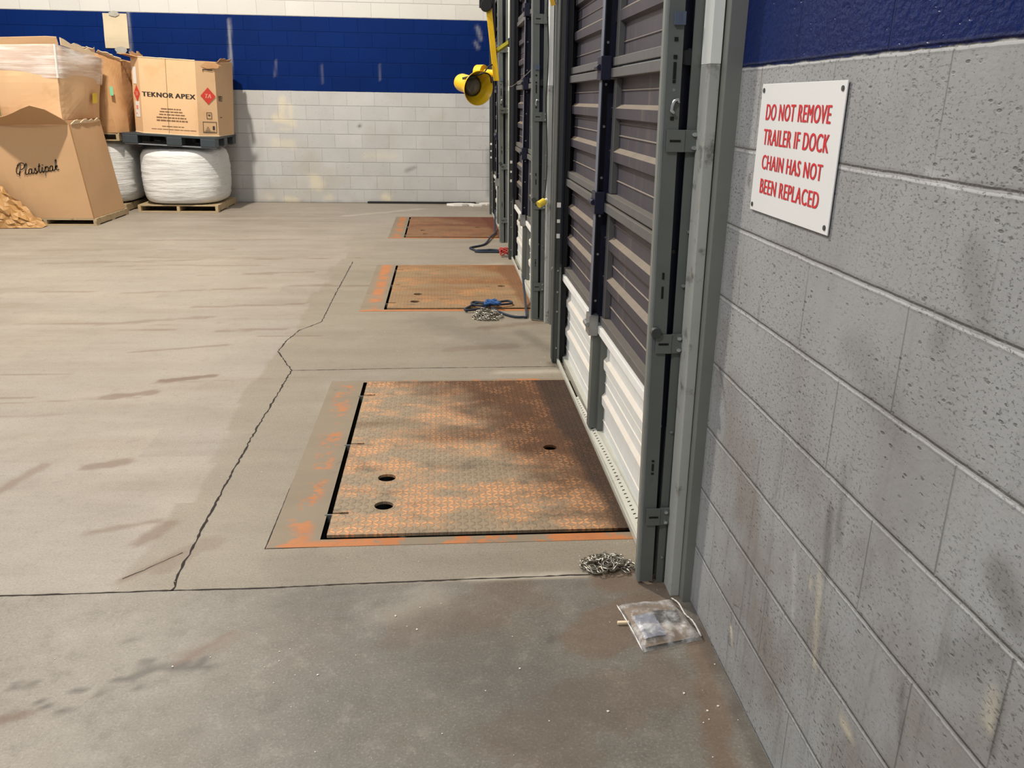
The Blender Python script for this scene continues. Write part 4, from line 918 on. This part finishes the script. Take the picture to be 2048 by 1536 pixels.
for cy, x0_, x1_, h in ((.318, .27, .57, .014), (.282, .25, .59, .014), (.246, .24, .62, .014), (.206, .20, .64, .016), (.168, .20, .67, .018), (.098, .27, .60, .010), (.060, .12, .78, .008)):
    x0_, x1_ = x0_*.92, x1_*.90; x = x0_
    while x < x1_-.02:
        w = min(r.uniform(.03, .085), x1_-x); rows.append((x, cy, w-.008, h)); x += w
ftr = [q for q in rows if q[1] < .12]; lines_on('fine_print', FM, [q for q in rows if q[1] > .12], INK_B, body); lines_on('footer_print', FM, ftr, INK_B, body)
lines_on('carry_slot', CMx, [(.10, .845, .14, .012), (.10, .825, .008, .02)], INK, body)
def diamond(M, x, y, w, h, parent):
    q = quad_on('red_diamond', M, [(x-w, y), (x, y-h), (x+w, y), (x, y+h)], RED_INK, parent)
    add_mesh('diamond_letters', text_mesh('TA', w*.8, h*.5, .004, .2), RED_PALE, q, on(M, x-w*.42, y-h*.26, .005))
diamond(CMx, .16, .52, .108, .108, body); diamond(LM, .12, .50, .085, .108, body)
def ring_rect(x, y, w, h, s): return [(x, y, w, s), (x, y+h-s, w, s), (x, y, s, h), (x+w-s, y, s, h)]
lines_on('handling_mark', CMx, ring_rect(.125, .225, .075, .085, .007) + [(.145, .27, .035, .012), (.157, .262, .012, .01)], MARK, body)
lines_on('handling_mark', CMx, ring_rect(.065, .045, .20, .145, .007) + [(.10, .075, .07, .006), (.11, .095, .05, .006), (.12, .115, .03, .006), (.205, .085, .03, .05), (.08, .058, .16, .006)], MARK, body)
lines_on('sticker', LM, [(.04, .62, .10, .21)], WHITE, body); quad_on('sticker', LM, rect(.055, .20, .12, .20), WHITE, body); lines_on('sticker_print', LM, [(.075, .30, .06, .05), (.07, .24, .03, .015)], RED_PALE, body, .005)
add_mesh('printed_name', text_mesh('TEKNOR', .62, .070, .005), INK, body, on(RM, .06, .455))
lines_on('fine_print', RM, [(.10, .24, .10, .012), (.33, .26, .02, .11), (.27, .19, .30, .012), (.26, .15, .34, .014), (.26, .11, .32, .012), (.3, .03, .28, .01)], INK_B, body)
t = MB(); t.tube([FM @ Vector((.345, .95, .004)), FM @ Vector((.335, 0, .004))], .006, 4, flat=.3); t.build('strap', STRAP, tb)

# --- second white bag and the plain tall box behind
wood_pallet(-6.25, -5.14, 12.05, 13.1, 0, .10, 'wooden pallet mostly hidden behind the leaning box')
bale(-5.66, 12.56, .10, 1.16, 1.16, .84, 'white wrapped bulk bag half hidden behind the leaning box', 5)
wood_pallet(-6.2, -5.10, 12.0, 13.05, .945, .10, 'wooden pallet on the half hidden white bag, under the tall plain box')
tl = empty('cardboard_box', (-5.6, 12.5, 1.045)); tag(tl, 'tall plain brown cardboard box with green sticker, bulging, torn at the top', 'box', 'bulk cardboard boxes')
bt = [(-6.2, 12.05, 1.05), (-5.12, 12.0, 1.05), (-5.02, 12.15, 1.05), (-5.02, 13.0, 1.05), (-6.2, 13.05, 1.05)]
tp = [(-6.2, 12.0, 2.12), (-5.28, 12.0, 2.06), (-5.03, 12.2, 1.95), (-5.0, 13.0, 1.97), (-6.2, 13.05, 2.1)]
t = MB(); walls(t, bt, tp, 12, .045, 5, .03, 8); b2 = t.build('box_body', CARD_D, tl, smooth=False); solid(b2, .01, -1)
t = MB(); flap(t, (-5.5, 12.0, 2.07), (-5.27, 12.02, 2.05), (.02, -.06, .06), .5, 11); flap(t, (-5.26, 12.03, 2.05), (-5.04, 12.2, 1.96), (.05, -.05, .035), .5, 12); build_each(t, 'flap', TORN, tl, lambda o: solid(o, .008), recalc=False)
M2 = frame((-5.28, 11.94, 1.5), (.26, .03, 0), (0, 0, 1)); quad_on('sticker', M2, rect(.155, .02, .04, .11), GREEN, b2, .004, label='small green sticker')

# --- leaning printed box near the camera
wood_pallet(-6.25, -5.03, 10.70, 11.80, 0, .085, 'wooden pallet under the leaning box with script lettering')
lb = empty('cardboard_box', (-5.6, 11.2, .09)); tag(lb, 'big leaning cardboard box with grey script lettering, near the crumpled paper', 'box', 'bulk cardboard boxes')
bt = [(-6.35, 10.73, .09), (-5.06, 10.71, .088), (-5.045, 11.72, .09), (-6.35, 11.72, .09)]
tp = [(-6.45, 10.75, 1.16), (-5.195, 10.72, 1.185), (-5.21, 11.72, 1.215), (-6.45, 11.72, 1.2)]
t = MB(); walls(t, bt, tp, 12, .015, 9, .012, 10); b3 = t.build('box_body', CARD_S, lb); solid(b3, .01, -1)
t = MB(); t.tube([Vector(bt[1]).lerp(Vector(tp[1]), k/8)+Vector((.002, -.002, 0)) for k in range(9)], .006, 6); t.build('fold_line', plain('folded_crease', (148, 108, 66), .8), b3)
t = MB()
LL = [.05, .05, .08, .13, .20, .27, .34, .41, .46, .36, .10]
a, b = Vector((-6.4, 10.74, 1.165)), Vector((-5.21, 10.72, 1.19))
t.grid(lambda u, v: a.lerp(b, u) + Vector((0, -.36, .20))*v*(LL[int(round(u*10))]/.45) + Vector((0, 0, .015*math.sin(u*9)*v)), 10, 4)
solid(t.build('flap', CARD_S, lb), .008)
t = MB(); flap(t, (-5.19, 10.76, 1.185), (-5.205, 11.68, 1.21), (.015, 0, .05), .8, 22); solid(t.build('flap', TORN, lb), .008)
# hand-drawn script lettering, letter strokes as flat ribbons
FMs = frame(Vector(bt[1]), Vector(bt[0])-Vector(bt[1]), (0, 0, 1))
SC = [
 [(.62, .02), (.48, .25), (.72, 1.1), (.95, 1.95), (.80, 1.95), (.45, 1.7), (.18, 1.25), (.10, .7), (.28, .38), (.55, .45), (.80, .95)],
 [(.30, 1.75), (.75, 2.15), (1.25, 2.15), (1.55, 1.8), (1.45, 1.35), (1.05, 1.05), (.78, 1.08)],
 [(1.32, .12), (1.62, .8), (1.92, 1.7), (1.80, 1.95), (1.66, 1.6), (1.58, .6), (1.66, .08), (1.88, .10), (2.05, .35)],
 [(2.62, .80), (2.38, .95), (2.12, .65), (2.14, .15), (2.36, .08), (2.58, .45), (2.66, .90), (2.62, .25), (2.76, .05), (2.95, .3)],
 [(2.95, .3), (3.20, .95), (3.28, .6), (3.42, .25), (3.28, .02), (3.05, .08), (3.35, .1), (3.62, .35)],
 [(3.62, .35), (3.86, 1.05), (3.98, 1.6), (3.84, .6), (3.88, .08), (4.10, .12), (4.22, .35)], [(3.68, 1.15), (4.16, 1.22)],
 [(4.22, .35), (4.40, .92), (4.36, .2), (4.48, .04), (4.70, .3)], [(4.46, 1.28), (4.50, 1.36)],
 [(4.70, .3), (4.92, .95), (4.84, .2), (4.74, -.75)], [(4.88, .6), (5.14, .95), (5.36, .68), (5.26, .18), (5.0, .06), (4.86, .2)],
 [(5.30, .25), (5.5, .1), (5.62, .3)], [(6.08, .80), (5.86, .95), (5.60, .65), (5.62, .15), (5.84, .08), (6.04, .45), (6.12, .90), (6.08, .25), (6.22, .05), (6.40, .3)],
 [(6.40, .3), (6.72, 1.3), (6.80, 1.85), (6.66, 1.8), (6.52, .9), (6.46, .02)], [(6.50, .5), (6.74, .92), (6.88, .75), (6.60, .52), (6.84, .08), (7.08, .22)]]
t = MB()
for k, s in enumerate(SC):
    Q = spline([(x, y, 0) for x, y in s], 5)
    W0 = 6.17-5.30
    def tow(x, y):
        f = x/7.1; X = -5.885+.505*f; Z = .585+.075*f+.066*y
        wall = Vector(bt[0]).lerp(Vector(bt[1]), (X+6.35)/1.29); lean_ = (Z-.09)/1.1
        return Vector((X, 10.7035, Z))
    P = [tow(q.x, q.y) for q in Q]
    for p, q in zip(P, P[1:]):
        d = (q-p)
        if d.length < 1e-5: continue
        d.normalize(); n = Vector((0, -1, 0)).cross(d)*.0046; e = d*.004
        t.face([p-e+n, q+e+n, q+e-n, p-e-n])
t.build('script_lettering', INK_G, b3, recalc=False)

# --- stretch-wrapped box on top
wb_ = empty('cardboard_box', (-5.8, 11.2, 1.24)); tag(wb_, 'stretch-wrapped cardboard box stacked on the leaning box', 'box', 'bulk cardboard boxes')
bt = [(-6.8, 10.88, 1.235), (-5.30, 10.80, 1.235), (-5.27, 11.86, 1.235), (-6.8, 11.86, 1.235)]
tp = [(-6.8, 10.88, 2.04), (-5.255, 10.78, 2.075), (-5.14, 11.86, 1.965), (-6.8, 11.86, 2.02)]
t = MB(); walls(t, bt, tp, 12, .05, 14, .006, 10); b4 = t.build('box_body', CARD, wb_); solid(b4, .01, -1)
t = MB(); L_ = [Vector(p).lerp(Vector(q), .56) for p, q in zip(bt, tp)]; walls(t, [p+(p-Vector((-6, 11.3, p.z))).normalized()*.02 for p in L_], [Vector(p)+(Vector(p)-Vector((-6, 11.3, p[2]))).normalized()*.02 for p in tp], 8, .05, 14, 0, 10)
t.build('stretch_film', FILM, wb_, smooth=True)
t = MB(); t.tube([Vector(bt[1]).lerp(Vector(tp[1]), .56+.44*k/6)+Vector((.012, -.02, 0)) for k in range(7)], .016, 6, flat=.4); t.build('film_ridge', WHITE, wb_)
t = MB(); t.grid(lambda u, v: Vector((-6.2+.96*u, 10.86-.03*v, 2.035+.04*u+(.09*v if u > .02 else .03*v)*(1 if u < .98 else .9))), 8, 2); solid(t.build('flap', CARD, wb_), .01)
t = MB(); flap(t, (-5.23, 10.9, 2.07), (-5.16, 11.7, 1.98), (.0, .0, .085), .6, 31); solid(t.build('flap', TORN, wb_), .008)
Mw = frame((-5.245, 11.2, 1.4), (.0, 1, 0), (.07, 0, .8)); quad_on('sticker', Mw, rect(.28, .03, .15, .12), YSTK, b4, .062, label='yellow sticker')
t = MB(); t.tube([(-5.99, 10.80, 2.06), (-5.99, 10.785, 1.7), (-5.99, 10.80, 1.24)], .006, 4); t.build('strap', STRAP, wb_)

# --- crumpled paper
t = MB(); r = random.Random(12); NU, NV = 26, 16
def heap(u, v):
    x = -6.75+1.16*u; top = max(.02, min(.78, (-5.60-x)*1.02)); w = v
    y = 10.36+.10*u + (10.66-10.36-.10*u)*w**.8; z = top*w**.85
    k = 0 if u > .985 or v < .03 else 1
    j = Vector((r.uniform(-.018, .018), r.uniform(-.05, .012), r.uniform(-.03, .035)))*k
    lump = -.12*math.sin(math.pi*v)*(.5+mnoise.noise(Vector((x*4, v*3, 2))))*min(1, top/.3)
    return Vector((x, y+lump, max(.004, z)))+Vector((j.x, j.y*min(1, top/.2), max(j.z, -z+.003)))
t.grid(heap, NU, NV); bmesh.ops.triangulate(t.b, faces=t.b.faces[:])
tag(t.build('crumpled_paper', KRAFT, recalc=False), 'heap of crumpled brown kraft paper in front of the leaning box', 'paper')

# --- cardboard taped to the blue band
cb = empty('cardboard_sheet', (-5.4, BY, 2.4)); tag(cb, 'small pale cardboard sheet taped on the blue band above the boxes', 'cardboard')
t = MB(); t.grid(lambda u, v: Vector((-5.575+.33*u+.015*v, BY-.012-.006*math.sin(v*6), 2.16+.46*v+.0*u)), 6, 10); solid(t.build('sheet', plain('pale_cardboard', (206, 190, 160), .8, 0, .06, 5), cb), .006)
for x, z, w, h in ((-5.40, 2.615, .14, .075), (-5.36, 2.13, .19, .10)):
    t = MB(); rr = random.Random(int(z*10)); t.face([(x+w/2*math.cos(q*.7)*rr.uniform(.8, 1.2), BY-.024, z+h/2*math.sin(q*.7)*rr.uniform(.8, 1.2)) for q in range(9)]); t.build('tape', TAPE, cb, recalc=False)
